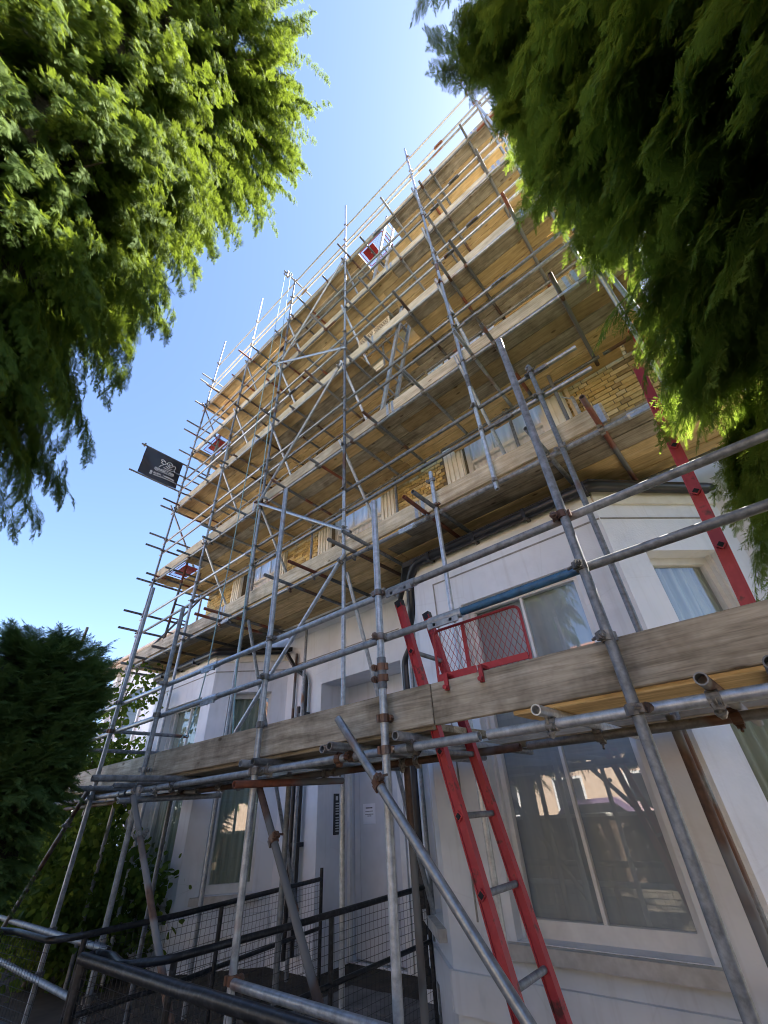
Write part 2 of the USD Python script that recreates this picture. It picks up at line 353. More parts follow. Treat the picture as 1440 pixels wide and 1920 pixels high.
#SECTION_GROUND
# ------------------------------------------------------------------ ground
def sheet(x0, x1, y0, y1, z):
    return trimesh.Trimesh([(x0, y0, z), (x1, y0, z), (x1, y1, z), (x0, y1, z)], [(0, 1, 2), (0, 2, 3)], process=False)


single('ground', sheet(-300, 300, -300, 300, 0.0), 'soil', kind='structure')
single('road', sheet(-120, 120, -15.8, -7.0, 0.004), 'concrete', kind='structure')
pav = '/World/pavement'
single('pavement', bx(-120, 120, -7.0, -4.85, -0.05, 0.12), 'concrete', kind='structure')
path_root = UsdGeom.Xform.Define(stage, '/World/path'); tag(path_root.GetPrim(), kind='structure')
for i in range(8):
    for j in range(3):
        x0 = -4.72 + j * 0.47; y0 = 1.0 + i * 0.47
        part('/World/path', 'paving_slab', chamfered(x0, x0 + 0.46, y0, y0 + 0.46, -0.04, 0.02 + RNG.uniform(0, 0.006), 0.006), 'paving')

#SECTION_HOUSE
# ------------------------------------------------------------------ the house
WY = 4.75
XL, XR = -9.9, 1.0
house = thing('terraced_house', 'tall yellow brick house with white rendered ground floor and bays, behind the scaffolding', 'house', (-2.6, WY, 0))
WC = (-7.65, -4.55, -1.42)
FLOORS = ((4.95, 6.95), (8.0, 9.95), (10.9, 12.3))
up_holes = [(c - 0.68 - XL, c + 0.68 - XL, a, b) for c in WC for a, b in FLOORS]
part(house, 'brick_backing_wall', panel((XL, WY + 0.012), (XR, WY + 0.012), 4.32, 7.0, 0.3, [h for h in up_holes if h[3] < 7]), 'mortar')
part(house, 'upper_brick_wall', panel((XL, WY + 0.012), (XR, WY + 0.012), 7.0, 13.0, 0.3, [(h[0], h[1], max(h[2], 7), h[3]) for h in up_holes if h[3] > 7]), 'brick_far')
part(house, 'rendered_wall', panel((XL, WY), (XR, WY), 0.0, 4.315, 0.3, [(-5.38 - XL, -3.72 - XL, -0.01, 3.27), (-8.9 - XL, -6.6 - XL, 0.4, 3.9), (-3.0 - XL, -0.2 - XL, 0.4, 3.9)]), 'white_render')
part(house, 'side_wall', bx(XL, XL + 0.3, WY + 0.32, 13.5, 0, 13.0), 'brick_far')
part(house, 'side_wall', bx(XR - 0.3, XR, WY + 0.32, 13.5, 0, 13.0), 'brick_far')
part(house, 'rear_wall', bx(XL, XR, 13.5, 13.8, 0, 13.0), 'brick_far')
part(house, 'roof', bx(XL - 0.1, XR + 0.1, WY - 0.12, 13.9, 13.0, 13.18), 'roof_felt')
for z in (4.33, 7.4, 10.4):
    part(house, 'floor_slab', bx(XL + 0.31, XR - 0.31, WY + 0.33, 13.49, z, z + 0.2), 'room_dark')
part(house, 'room_partition', bx(XL + 0.31, XR - 0.31, 8.0, 8.1, 0, 12.99), 'room_dark')

# bricks laid one by one in Flemish bond where the boards leave the wall in view
bricks = []
for zone in ((XL, 3.0, 4.36, 6.98),):
    row = 0
    z = zone[2]
    while z < zone[3] - 0.06:
        x = zone[0] + (0.0 if row % 2 else -0.17)
        header = row % 2
        while x < zone[1]:
            w = 0.105 if header else 0.218
            x0, x1 = max(x, zone[0]), x + w
            header = not header
            x = x1 + 0.011
            if x1 - x0 < 0.03:
                continue
            if any(c - 0.68 < x1 and x0 < c + 0.68 and a - 0.08 < z + 0.065 and z < b for c in WC for a, b in FLOORS):
                continue
            if any(abs((x0 + x1) / 2 - c) < 1.03 and abs((x0 + x1) / 2 - c) > 0.62 and z > 4.9 for c in WC):
                continue
            bricks.append((x0, x1, z))
        z += 0.0755
        row += 1


def brick_mesh(b):
    x0, x1, z = b
    pr = RNG.uniform(0.0, 0.007)
    m = bx(x0, x1, WY - 0.002 - pr, WY + 0.03, z + RNG.uniform(-0.0015, 0.0015), z + 0.0645 + RNG.uniform(-0.002, 0.002))
    v = m.vertices.copy(); v += NR.normal(0, 0.0012, v.shape); m.vertices = v
    return m


BM = ('stock_brick', 'stock_brick', 'stock_brick_pale', 'stock_brick_dark', 'stock_brick_sooty')


def nearness(b):   # bricks the boards leave free and that stand nearest the photographer come first
    x, z = (b[0] + b[1]) / 2, b[2]
    return (0 if 5.6 < z < 6.75 else 50) + math.hypot(x - 0.1, z - 1.5) if x < 0.9 else 99


bricks.sort(key=nearness)
for b in bricks[:300]:
    part(house, 'brick', brick_mesh(b), RNG.choice(BM))
rest = {}
for b in bricks[300:]:
    rest.setdefault(RNG.choice(BM), []).append(brick_mesh(b))
for mname, ms in rest.items():
    part(house, 'brickwork', ms, mname, kind='stuff')

def wavy(p0, p1, z0, z1, dep=0.035, waves=9, n=90):
    p0, p1 = np.array(p0, float), np.array(p1, float)
    e = p1 - p0; L = np.linalg.norm(e); e /= L; inn = np.array([-e[1], e[0]])
    u = np.linspace(0, 1, n)
    d = dep * np.sin(u * waves * 2 * math.pi + 1.5 * np.sin(u * 7)) + dep * 0.4 * np.sin(u * waves * 4.3)
    top = np.c_[p0[0] + u * L * e[0] + d * inn[0], p0[1] + u * L * e[1] + d * inn[1], np.full(n, z1)]
    bot = top.copy(); bot[:, 2] = z0
    bot2 = bot.copy(); bot2[:, 0] += inn[0] * 0.004; bot2[:, 1] += inn[1] * 0.004
    v = np.vstack([top, bot]); i = np.arange(n - 1)
    f = np.vstack([np.c_[i, i + 1, n + i + 1], np.c_[i, n + i + 1, n + i]])
    return trimesh.Trimesh(v, f, process=False)


# first floor and upper sash windows with fluted stone surrounds
for c in WC:
    for a, b in FLOORS:
        fr = []
        y0 = WY + 0.10
        for x0, x1, z0, z1 in ((c - 0.68, c - 0.60, a, b), (c + 0.60, c + 0.68, a, b), (c - 0.60, c + 0.60, b - 0.08, b), (c - 0.60, c + 0.60, a, a + 0.09)):
            fr.append(bx(x0, x1, y0, y0 + 0.10, z0, z1))
        w = part(house, 'sash_window', fr, 'white_trim')
        mid = (a + b) / 2 + 0.12
        part(w, 'meeting_rail', bx(c - 0.60, c + 0.60, y0 + 0.02, y0 + 0.07, mid - 0.025, mid + 0.025), 'white_trim')
        for gx in (-0.2, 0.2):
            part(w, 'glazing_bar', bx(c + gx - 0.012, c + gx + 0.012, y0 + 0.03, y0 + 0.06, mid + 0.026, b - 0.081), 'white_trim')
        part(w, 'pane', pane_sheet((c - 0.60, y0 + 0.045), (c + 0.60, y0 + 0.045), a + 0.09, b - 0.08), 'window_glass')
        part(house, 'blind', wavy((c - 0.60, y0 + 0.085), (c + 0.60, y0 + 0.085), a + 0.02, b - 0.02, 0.008, 12), 'blind_cloth', True)
        part(w, 'sill', chamfered(c - 1.05, c + 1.05, WY - 0.10, WY + 0.09, a - 0.09, a - 0.004, 0.01), 'cream_stone')
        for s in (-1, 1):
            xs, xe = (c - 1.02, c - 0.685) if s < 0 else (c + 0.685, c + 1.02)
            fl = [bx(xs, xe, WY - 0.045, WY + 0.011, a, b + 0.1)]
            for q in range(4):
                u = xs + 0.045 + q * 0.082
                fl.append(bx(u - 0.026, u + 0.026, WY - 0.068, WY - 0.046, a + 0.02, b + 0.04))
            part(house, 'fluted_pilaster', fl, 'cream_stone')
        part(house, 'window_lintel', chamfered(c - 1.05, c + 1.05, WY - 0.08, WY + 0.011, b + 0.104, b + 0.24, 0.012), 'cream_stone')


def bay(xa, xb, wa, wb, drop):
    """canted bay: front face from xa to xb at y 3.85, sides at 45 degrees back to the wall; window from wa to wb"""
    Y = 3.85
    L0, L1, R1, R0 = (xa - (WY - Y), WY), (xa, Y), (xb, Y), (xb + (WY - Y), WY)
    z0, z1 = 0.72, 3.33
    Ls = math.hypot(WY - Y, WY - Y)
    su0, su1 = 0.30, Ls - 0.26
    faces = ((L0, L1, [(su0, su1, z0, z1)]), (L1, R1, [(wa - xa, wb - xa, z0, z1)]), (R1, R0, [(su0, su1, z0, z1)]))
    for k, (p, q, hs) in enumerate(faces):
        part(house, 'bay_wall', panel(p, q, 0.0, 3.98, 0.20, hs), 'white_render')
        h = hs[0]
        rv = 0.15
        w = part(house, 'bay_window', [on_line(p, q, h[0], h[0] + 0.07, rv, rv + 0.06, h[2], h[3]), on_line(p, q, h[1] - 0.07, h[1], rv, rv + 0.06, h[2], h[3]),
                                       on_line(p, q, h[0] + 0.07, h[1] - 0.07, rv, rv + 0.06, h[3] - 0.07, h[3]), on_line(p, q, h[0] + 0.07, h[1] - 0.07, rv, rv + 0.06, h[2], h[2] + 0.10),
                                       on_line(p, q, h[0] - 0.012, h[0] + 0.025, rv - 0.05, rv - 0.001, h[2], h[3]), on_line(p, q, h[1] - 0.025, h[1] + 0.012, rv - 0.05, rv - 0.001, h[2], h[3])], 'white_trim')
        e0 = (np.array(q) - np.array(p)) / np.linalg.norm(np.array(q) - np.array(p)); i0 = np.array([-e0[1], e0[0]]) * (rv + 0.028)
        part(w, 'pane', pane_sheet(np.array(p) + e0 * (h[0] + 0.07) + i0, np.array(p) + e0 * (h[1] - 0.07) + i0, h[2] + 0.10, h[3] - 0.07), 'window_glass')
        if k == 1:
            mu = (h[0] + h[1]) / 2 - 0.005
            part(w, 'mullion', on_line(p, q, mu - 0.013, mu + 0.013, rv + 0.008, rv + 0.052, h[2] + 0.10, h[3] - 0.07), 'white_trim')
        part(w, 'sill', on_line(p, q, h[0] - 0.10, h[1] + 0.10, -0.07, rv - 0.001, h[2] - 0.085, h[2] - 0.004), 'stone_sill')
        e = np.array(q) - np.array(p); Lq = np.linalg.norm(e); e = e / Lq; inn = np.array([-e[1], e[0]])
        a = np.array(p) + e * h[0] + inn * 0.235; b = np.array(p) + e * h[1] + inn * 0.235
        if drop == 'curtain' or k != 1:
            part(house, 'curtain', wavy(a, b, 0.6, 3.4, 0.018, 8 if k != 1 else 12), 'curtain_cloth', True)
        else:
            part(house, 'net_curtain', wavy(a, b, 0.6, 3.4, 0.0015, 9), 'net_cloth', True)
            part(house, 'curtain', wavy(a + inn * 0.03, a + inn * 0.03 + e * 0.2, 0.6, 3.4, 0.012, 2, 30), 'curtain_cloth', True)
        # plinth course under the sill
        part(house, 'plinth_course', on_line(p, q, 0.0, Lq, -0.035, -0.001, 0.30, 0.52), 'white_render')
        # raised bead round the panel over the window
        if k == 1:
            bd = [on_line(p, q, 0.27, Lq - 0.005, -0.007, -0.001, 3.678, 3.694), on_line(p, q, 0.27, 0.284, -0.007, -0.001, 0.8, 3.677)]
        elif k == 2:
            bd = [on_line(p, q, 0.005, Lq - 0.01, -0.007, -0.001, 3.678, 3.694)]
        else:
            bd = [on_line(p, q, 0.01, Lq - 0.3, -0.007, -0.001, 3.678, 3.694)]
        part(house, 'panel_joint', bd, 'grey_joint')
        part(house, 'fascia_board', on_line(p, q, 0.0, Lq, -0.03, -0.001, 3.84, 3.995), 'cream_stone')
    # flat roof, black gutter
    rp = [(xa - 0.9 - 0.08, WY - 0.01), (xa - 0.06, Y - 0.12), (xb + 0.06, Y - 0.12), (xb + 0.98, WY - 0.01)]
    roof = trimesh.creation.extrude_polygon(Polygon(rp), 0.07, engine='earcut'); roof.apply_translation((0, 0, 4.0))
    part(house, 'bay_roof', roof, 'roof_felt')
    g = 0.10
    pts = [(xa + 0.24, Y - g, 4.0), (xb + 0.045, Y - g, 4.0), (xb + 0.9, WY - g, 4.0)] if drop != 'curtain' else [(xa - 0.8, WY - 0.2, 4.0), (xa - 0.05, Y - g, 4.0), (xb + 0.045, Y - g, 4.0), (xb + 0.9, WY - g, 4.0)]
    part(house, 'gutter', sweep(round_corners(pts, 0.08), 0.058, 12), 'black_plastic', 40)
    for u in np.arange(0.35, xb - xa, 0.62):
        part(house, 'gutter_bracket', bx(xa + u - 0.018, xa + u + 0.018, Y - g - 0.065, Y - 0.035, 3.935, 4.045), 'black_plastic')
    return Y


bay(-2.71, -0.49, -2.12, -0.87, 'net')
bay(-9.38, -7.18, -8.74, -7.49, 'curtain')
# downpipes
part(house, 'downpipe', sweep(round_corners([(-2.47, 3.75, 4.0), (-2.60, 3.75, 3.99), (-2.76, 3.84, 3.86), (-2.83, 3.93, 3.50), (-3.30, 4.50, 3.32), (-3.56, 4.66, 3.2), (-3.58, 4.67, 0.15)], 0.10, 6), 0.056, 12), 'black_plastic', 40)
for z in (0.9, 2.2):
    part(house, 'pipe_clip', bx(-3.66, -3.50, 4.61, 4.745, z, z + 0.05), 'black_plastic')
part(house, 'downpipe', sweep(round_corners([(-6.24, 4.60, 4.0), (-5.98, 4.68, 3.62), (-5.90, 4.69, 3.57), (-5.74, 4.69, 3.46), (-5.70, 4.69, 3.36), (-5.70, 4.69, 0.15)], 0.06, 5), 0.036, 12), 'black_plastic', 40)
for z in (1.2, 2.83):
    part(house, 'pipe_clip', bx(-5.77, -5.63, 4.63, 4.745, z, z + 0.05), 'black_plastic')
part(house, 'downpipe', tube((-5.86, 4.70, 0.1), (-5.86, 4.70, 3.0), 0.03, 10, False), 'black_plastic', 40)
part(house, 'downpipe', tube((-6.02, 4.71, 0.1), (-6.02, 4.71, 3.9), 0.022, 10, False), 'rusty_tube', 40)
# rounded canopy over the porch, string line under it
cv = []
for k in range(7):
    t = k / 6 * math.pi / 2
    cv.append((4.50 - 0.09 * math.sin(t) + 0.0, 4.22 + 0.09 - 0.09 * math.cos(t)))
prof = [(WY - 0.001, 4.20), (4.50, 4.22)] + [(4.50 - 0.10 * math.sin(k / 8 * math.pi), 4.27 - 0.05 * math.cos(k / 8 * math.pi)) for k in range(1, 8)] + [(4.50, 4.32), (WY - 0.001, 4.34)]
cm = trimesh.creation.extrude_polygon(Polygon(prof), 2.55, engine='earcut')
v = cm.vertices.copy(); cm.vertices = np.c_[-6.20 + v[:, 2], v[:, 0], v[:, 1]]
if cm.volume < 0:
    cm.invert()
part(house, 'porch_canopy', cm, 'white_render')
part(house, 'panel_joint', bx(-6.15, -3.7, WY - 0.007, WY - 0.001, 3.715, 3.730), 'grey_joint')
# porch recess
PY = 5.38
part(house, 'porch_side_wall', bx(-5.42, -5.382, WY + 0.301, PY + 0.1, 0, 3.30), 'white_render')
part(house, 'porch_side_wall', bx(-3.718, -3.68, WY + 0.301, PY + 0.1, 0, 3.30), 'white_render')
part(house, 'porch_ceiling', bx(-5.42, -3.68, WY + 0.301, PY + 0.1, 3.301, 3.36), 'white_render')
part(house, 'porch_back_wall', panel((-5.42, PY), (-3.68, PY), 0.0, 3.30, 0.12, [(0.10, 1.0, 0.02, 2.35)]), 'white_render')
door = part(house, 'front_door', chamfered(-5.30, -4.44, PY + 0.03, PY + 0.075, 0.04, 2.33, 0.004), 'door_paint')
part(door, 'panel_moulding', [bx(-5.20, -5.185, PY + 0.022, PY + 0.029, 0.3, 2.2), bx(-4.56, -4.545, PY + 0.022, PY + 0.029, 0.3, 2.2)], 'door_paint')
part(door, 'keyhole', tube((-4.62, PY + 0.02, 1.22), (-4.62, PY + 0.031, 1.22), 0.012, 10, False), 'dark_hole')
fr = []
for q, (wd, dp) in enumerate(((0.05, 0.02), (0.045, 0.045), (0.04, 0.03), (0.06, 0.06))):
    x0 = -4.42 + q * 0.062
    fr.append(bx(x0, x0 + wd, PY - dp, PY - 0.001, 0.02, 2.45))
fr.append(bx(-5.375, -5.32, PY - 0.05, PY - 0.001, 0.02, 2.45))
fr.append(bx(-5.32, -4.42, PY - 0.05, PY - 0.001, 2.37, 2.45))
part(house, 'door_frame', fr, 'white_trim')
note = part(door, 'notice', bx(-5.12, -4.88, PY + 0.0265, PY + 0.0285, 1.40, 1.635), 'paper')
lines = []
for zz, w, h in ((1.585, 0.13, 0.016), (1.545, 0.145, 0.008), (1.51, 0.155, 0.008), (1.49, 0.075, 0.008)):
    x = -5.0 - w / 2
    while x < -5.0 + w / 2:
        ww = RNG.uniform(0.006, 0.016)
        lines.append(bx(x, min(x + ww, -5.0 + w / 2), PY + 0.0250, PY + 0.0264, zz - h / 2, zz + h / 2))
        x += ww + 0.004
part(door, 'notice_print', lines, 'print_ink')
ip = part(house, 'entry_phone', bx(-5.381, -5.366, 5.06, 5.16, 1.30, 1.78), 'panel_metal')
bt = [bx(-5.365, -5.360, 5.09, 5.13, 1.70, 1.75)]
for k in range(11):
    z = 1.665 - k * 0.031 - (0.012 if k > 4 else 0)
    bt.append(bx(-5.365, -5.358, 5.088, 5.105, z - 0.009, z + 0.004))
    bt.append(bx(-5.365, -5.362, 5.112, 5.15, z - 0.010, z + 0.005))
part(ip, 'call_buttons', bt, 'button_white')

#SECTION_SCAFFOLD
# ------------------------------------------------------------------ couplers, boards
def coupler(p, d, seed):
    """band of a fitting round a tube at p along d, with its hinge block, bolt and flap"""
    a, b, d = frame_of(d)
    t = seed * 2.1
    e = math.cos(t) * a + math.sin(t) * b; g = np.cross(d, e)
    p = np.asarray(p, float)
    n = 10; th = np.arange(n) * 2 * math.pi / n
    ring = np.cos(th)[:, None] * a + np.sin(th)[:, None] * b
    r = 0.0315
    rows = [p - d * 0.024 + ring * 0.0245, p - d * 0.022 + ring * r, p + d * 0.022 + ring * r, p + d * 0.024 + ring * 0.0245]
    v = np.vstack(rows); i = np.arange(n); j = (i + 1) % n; f = []
    for q in range(3):
        f += [np.c_[q * n + i, q * n + j, (q + 1) * n + j], np.c_[q * n + i, (q + 1) * n + j, (q + 1) * n + i]]
    m = trimesh.Trimesh(v, np.vstack(f), process=False)
    bolt = tube(p + e * 0.045 - g * 0.045, p + e * 0.045 + g * 0.05, 0.0075, 6, False)
    nut = tube(p + e * 0.045 + g * 0.026, p + e * 0.045 + g * 0.044, 0.015, 6, False)
    blk = tube(p + e * 0.040 - d * 0.017, p + e * 0.040 + d * 0.017, 0.015, 8, False)
    blk2 = tube(p - e * 0.036 - d * 0.020, p - e * 0.036 + d * 0.020, 0.013, 8, False)
    flap = tube(p + e * 0.044 + g * 0.02, p + e * 0.044 + g * 0.03, 0.022, 8, False)
    return trimesh.util.concatenate([m, bolt, nut, blk, blk2, flap])


def board(x0, x1, y0, y1, z0, z1):
    m = chamfered(x0, x1, y0, y1, z0, z1, 0.003)
    sag = RNG.uniform(-0.006, 0.006)
    v = m.vertices.copy(); v[:, 2] += sag * np.sign(v[:, 0] - (x0 + x1) / 2) + RNG.uniform(-0.003, 0.004); m.vertices = v
    return m


TUBES = ('galvanised', 'galvanised', 'galvanised', 'galvanised_dull', 'galvanised', 'galvanised_bright')
NCOUP = {}


def std_parts(root):
    def T(name, p0, p1, mat=None, r=0.0242, n=10, label=None):
        return part(root, name, tube(p0, p1, r, n), mat or RNG.choice(TUBES), 40, label)

    def C(p, d):
        NCOUP[root] = NCOUP.get(root, 0) + 1
        if NCOUP[root] <= 300:
            part(root, 'coupler', coupler(p, d, RNG.uniform(0, 6)), 'coupler_steel', 35)
    return T, C


# ------------------------------------------------------------------ the tall scaffold on the facade
scaf = thing('facade_scaffold', 'tall tube scaffold with five boarded lifts covering the brick house front', 'scaffold', (-4.0, 3.9, 0))
T, C = std_parts(scaf)
SX = (-9.70, -7.43, -5.50, -3.335, -1.16, 0.60)
TOP = (16.05, 16.15, 14.72, 16.1, 15.42, 15.7, 15.2)
BOT = (0.02, 0.02, 0.02, 0.02, 4.08, 4.1, 0.02)
OY, LY, IY = 3.25, 3.30, 4.46
LZ = (4.19, 6.21, 8.30, 10.30, 12.45)
GR = ((4.94, 5.32), (7.0, 7.32), (9.02, 9.35), (11.01, 11.38), (13.38, 13.69))
for k, x in enumerate(SX):
    cuts = [BOT[k]] + sorted(z for z in (LZ[0] + 1.2 + 0.4 * (k % 3), LZ[2] + 0.5 + 0.5 * (k % 2), LZ[3] + 1.4) if z > BOT[k] + 1) + [TOP[k]]
    for a, b in zip(cuts[:-1], cuts[1:]):
        T('standard', (x, OY, a), (x, OY, b), RNG.choice(('galvanised', 'galvanised', 'galvanised_bright', 'galvanised_dull')))
        if b < TOP[k]:
            part(scaf, 'joint_sleeve', tube((x, OY, b - 0.11), (x, OY, b + 0.11), 0.0295, 10, False), 'coupler_steel', 40)
    T('standard', (x + 0.02, IY, 0.02 if k in (3, 4) else (0.02 if k != 5 else 4.1)), (x + 0.02, IY, 12.4 if k else 14.0), RNG.choice(('galvanised_dull', 'galvanised')))
T('standard', (-1.885, OY, 0.02), (-1.885, OY, 4.75), 'galvanised_bright')
C((-1.885, OY, 4.25), (0, 0, 1)); C((-1.885, OY, 4.62), (0, 0, 1))
T('standard', (-0.465, OY, 0.02), (-0.465, OY, 5.42), 'galvanised_dull')
for z in (4.19, 4.94, 5.32, 5.36):
    C((-0.465, OY, z), (0, 0, 1))
T('standard', (-0.43, 4.33, 4.2), (-0.43, 4.33, 7.1), 'red_lead_tube')
for z in (5.32, 4.94):
    C((-0.43, 4.33, z), (0, 0, 1))
for li, z in enumerate(LZ):
    for (a, b) in ((-10.02, -6.1), (-6.05, -2.35), (-2.3, 0.2), (0.25, 0.95)):
        T('ledger', (a, LY, z), (b, LY, z + RNG.uniform(-0.006, 0.006)), 'red_lead_tube' if li == 4 and a > 0 else None)
        if li:
            T('ledger', (a, IY - 0.05, z - 0.02), (b, IY - 0.05, z - 0.02), 'galvanised_dull')
        if b < 0.5:
            part(scaf, 'sleeve_coupler', [tube((b - 0.10, LY, z), (b + 0.14, LY, z), 0.0305, 8, False), bx(b - 0.08, b + 0.12, LY - 0.045, LY - 0.03, z - 0.055, z - 0.02)], 'galvanised_bright', 40)
    if li == 0:
        T('ledger', (-10.0, IY - 0.12, z - 0.02), (-2.4, IY - 0.12, z - 0.02), 'galvanised_dull')
        T('ledger', (-2.4, IY - 0.12, z - 0.02), (0.95, IY - 0.12, z - 0.02), 'galvanised_dull')
    for gi, gz in enumerate(GR[li]):
        for (a, b) in ((-9.95, -5.0 - 0.7 * gi), (-5.0 - 0.7 * gi, -0.9 + 0.5 * gi), (-0.9 + 0.5 * gi, 0.95)):
            if li == 0 and a > -1.5:
                b = 0.05 if gi == 0 else 0.02
            T('guard_rail', (a, LY, gz), (b, LY, gz + RNG.uniform(-0.008, 0.008)))
            if b < 0:
                part(scaf, 'sleeve_coupler', [tube((b - 0.11, LY, gz), (b + 0.11, LY, gz), 0.0305, 8, False), bx(b - 0.09, b + 0.09, LY - 0.045, LY - 0.03, gz - 0.055, gz - 0.02)], 'coupler_steel', 40)
    for k, x in enumerate(SX[:6]):
        if k >= 4 and li == 0 and k == 5:
            continue
        C((x, OY, z), (0, 0, 1))
        for gz in GR[li]:
            C((x, OY, gz), (0, 0, 1))
    # transoms with their free ends standing out in front
    tx = []
    for k in range(len(SX) - 1):
        tx += [SX[k] + 0.14, (SX[k] + SX[k + 1]) / 2 - 0.45, (SX[k] + SX[k + 1]) / 2 + 0.42]
    if li == 0:
        tx = [-9.55, -9.0, -8.2, -7.25, -6.30, -6.02, -4.47, -3.95, -3.20, -2.95, -2.02, -1.90, -0.62, -0.12, 1.2]
    for x in tx:
        tip = LY - RNG.choice((0.12, 0.2, 0.3, 0.45))
        if li == 0:
            tip = LY - (0.45 if x > -7 else 0.25)
        mt = RNG.choice(('galvanised_dull', 'rusty_tube', 'galvanised_dull', 'red_lead_tube', 'galvanised'))
        T('transom', (x, tip, z + 0.049), (x + RNG.uniform(-0.04, 0.04), IY + 0.12, z + 0.03), mt)
        C((x, LY, z), (1, 0, 0))
    if li == 4:
        T('guard_rail', (-9.9, LY, 14.68), (-3.5, LY, 14.68)); T('guard_rail', (-3.6, LY + 0.0, 14.70), (0.75, LY, 14.70))
        for x in SX[:6]:
            C((x, OY, 14.68), (0, 0, 1))
# boards: 0.225 wide, laid along the facade; a gap is left where the ladders pass
HATCH = {1: (-9.5, -8.55), 2: (-3.05, -2.0), 3: (-9.5, -8.55), 4: (-3.0, -2.0)}
for li, z in enumerate(LZ):
    zb = z + 0.078
    xl = -9.95
    for r in range(5):
        y0 = 3.36 + r * 0.234
        cuts = [xl + RNG.uniform(-0.06, 0.06), -6.2 + RNG.uniform(-0.5, 0.5), -2.6 + RNG.uniform(-0.5, 0.5), 0.92 + RNG.uniform(-0.06, 0.03)]
        for a, b in zip(cuts[:-1], cuts[1:]):
            segs = [(a + 0.004, b - 0.004)]
            if li in HATCH and r < (2 if li in (2, 4) else 2):
                h0, h1 = HATCH[li]
                nxt = []
                for s0, s1 in segs:
                    if s1 <= h0 or s0 >= h1:
                        nxt.append((s0, s1))
                    else:
                        if h0 - s0 > 0.1:
                            nxt.append((s0, h0))
                        if s1 - h1 > 0.1:
                            nxt.append((h1, s1))
                segs = nxt
            for s0, s1 in segs:
                part(scaf, 'board', board(s0, s1, y0 + RNG.uniform(-0.002, 0.002), y0 + 0.225, zb, zb + 0.038), RNG.choice(('board_wood', 'board_wood', 'board_wood_brown', 'board_wood_grey')) if li else RNG.choice(('board_wood_grey', 'board_wood')))
    # inside board on brackets, close to the wall
    if li:
        for a, b in ((-9.8, -6.3), (-6.2, -2.9 if li != 2 else -3.6), (-2.2 if li != 2 else -0.9, 0.45), (0.5, 0.9)):
            part(scaf, 'board', board(a, b, 4.525, 4.70, zb - 0.02, zb + 0.018), 'board_wood')
    # toe boards
    end = 0.92 if li else -0.02
    cuts = [-9.93, -6.35 + 0.5 * (li % 2), -2.15 - 0.3 * (li % 3), 0.3 if li else end, end]
    for a, b in zip(cuts[:-1], cuts[1:]):
        if b - a < 0.1:
            continue
        tb = part(scaf, 'toe_board', chamfered(a + 0.004, b - 0.004, LY + 0.027, LY + 0.063, z + 0.10, z + 0.326, 0.004), 'toe_board_wood' if not (li == 0 and a < -9) else 'board_wood_grey')
        for u in (a + 0.05, b - 0.05):
            part(tb, 'end_band', bx(u - 0.022, u + 0.022, LY + 0.0255, LY + 0.0645, z + 0.0985, z + 0.3275), 'board_band')
part(scaf, 'board', bx(-6.1, -3.7, 4.52, 4.58, 4.24, 4.27), 'toe_board_wood')
part(scaf, 'board', bx(-3.0, -2.6, 4.0, 4.5, 4.15, 4.185), 'toe_board_wood')
# end of the scaffold: transverse rails and braces
for li, z in enumerate(LZ):
    for gz in GR[li]:
        T('end_rail', (-9.74, 2.85, gz + 0.05), (-9.74, 4.9, gz + 0.05), 'galvanised_dull')
    T('end_rail', (-9.76, 2.9, z - 0.05), (-9.76, 4.75, z - 0.05), 'galvanised_dull')
    part(scaf, 'toe_board', chamfered(-9.99, -9.955, 3.36, 4.5, z + 0.12, z + 0.345, 0.004), 'board_wood_grey')
for li in range(4):
    z0, z1 = LZ[li], LZ[li + 1]
    T('brace', (-9.80, 3.15, z1 + 0.1) if li % 2 else (-9.80, 3.3, z0), (-9.80, 4.6, z0) if li % 2 else (-9.80, 4.6, z1 + 0.1), 'galvanised_dull')
    for k in (1, 2, 3, 4, 5):
        x = SX[k] - 0.06
        T('brace', (x, 3.2, z1 + 0.12), (x + 0.02, 4.5, z0 + 0.05), RNG.choice(('galvanised_bright', 'galvanised')))
T('brace', (-3.33, 3.30, 4.0), (-3.25, 4.5, 0.4), 'galvanised')
T('brace', (-5.45, 3.30, 4.0), (-5.4, 4.5, 0.6), 'galvanised_dull')
for z, e in ((1.2, 0), (2.4, 1)):
    T('end_rail', (-9.76, 2.9, z), (-9.76, 4.7, z), 'galvanised_dull')
# long diagonals in the face of the scaffold
FY = OY - 0.05
for p, q, mt in (((-3.38, 8.35), (-5.62, 6.10), 'galvanised'), ((-5.75, 10.66), (-3.25, 8.72), 'galvanised_bright'), ((-5.62, 6.28), (-3.16, 4.48), 'galvanised_bright'), ((-3.28, 4.20), (-5.75, 1.95), 'galvanised'),
                 ((-3.3, 12.6), (-5.6, 10.4), 'galvanised')):
    T('brace', (p[0], FY, p[1]), (q[0], FY, q[1]), mt)
    C((p[0] + (q[0] - p[0]) * 0.03, FY, p[1] + (q[1] - p[1]) * 0.03), (q[0] - p[0], 0, q[1] - p[1]))
    C((p[0] + (q[0] - p[0]) * 0.95, FY, p[1] + (q[1] - p[1]) * 0.95), (q[0] - p[0], 0, q[1] - p[1]))
# banner arms, gin wheel arm
T('banner_arm', (-9.755, 1.98, 9.83), (-9.755, 4.0, 9.83), 'galvanised_dull')
T('banner_arm', (-9.755, 1.93, 8.89), (-9.755, 4.0, 8.89), 'galvanised_dull')
C((-9.755, 2.06, 9.83), (0, 1, 0)); C((-9.755, 3.25, 9.83), (0, 1, 0)); C((-9.755, 3.25, 8.89), (0, 1, 0))
T('wheel_arm', (-5.44, 2.82, 14.50), (-5.44, 4.4, 14.50), 'galvanised_dull')
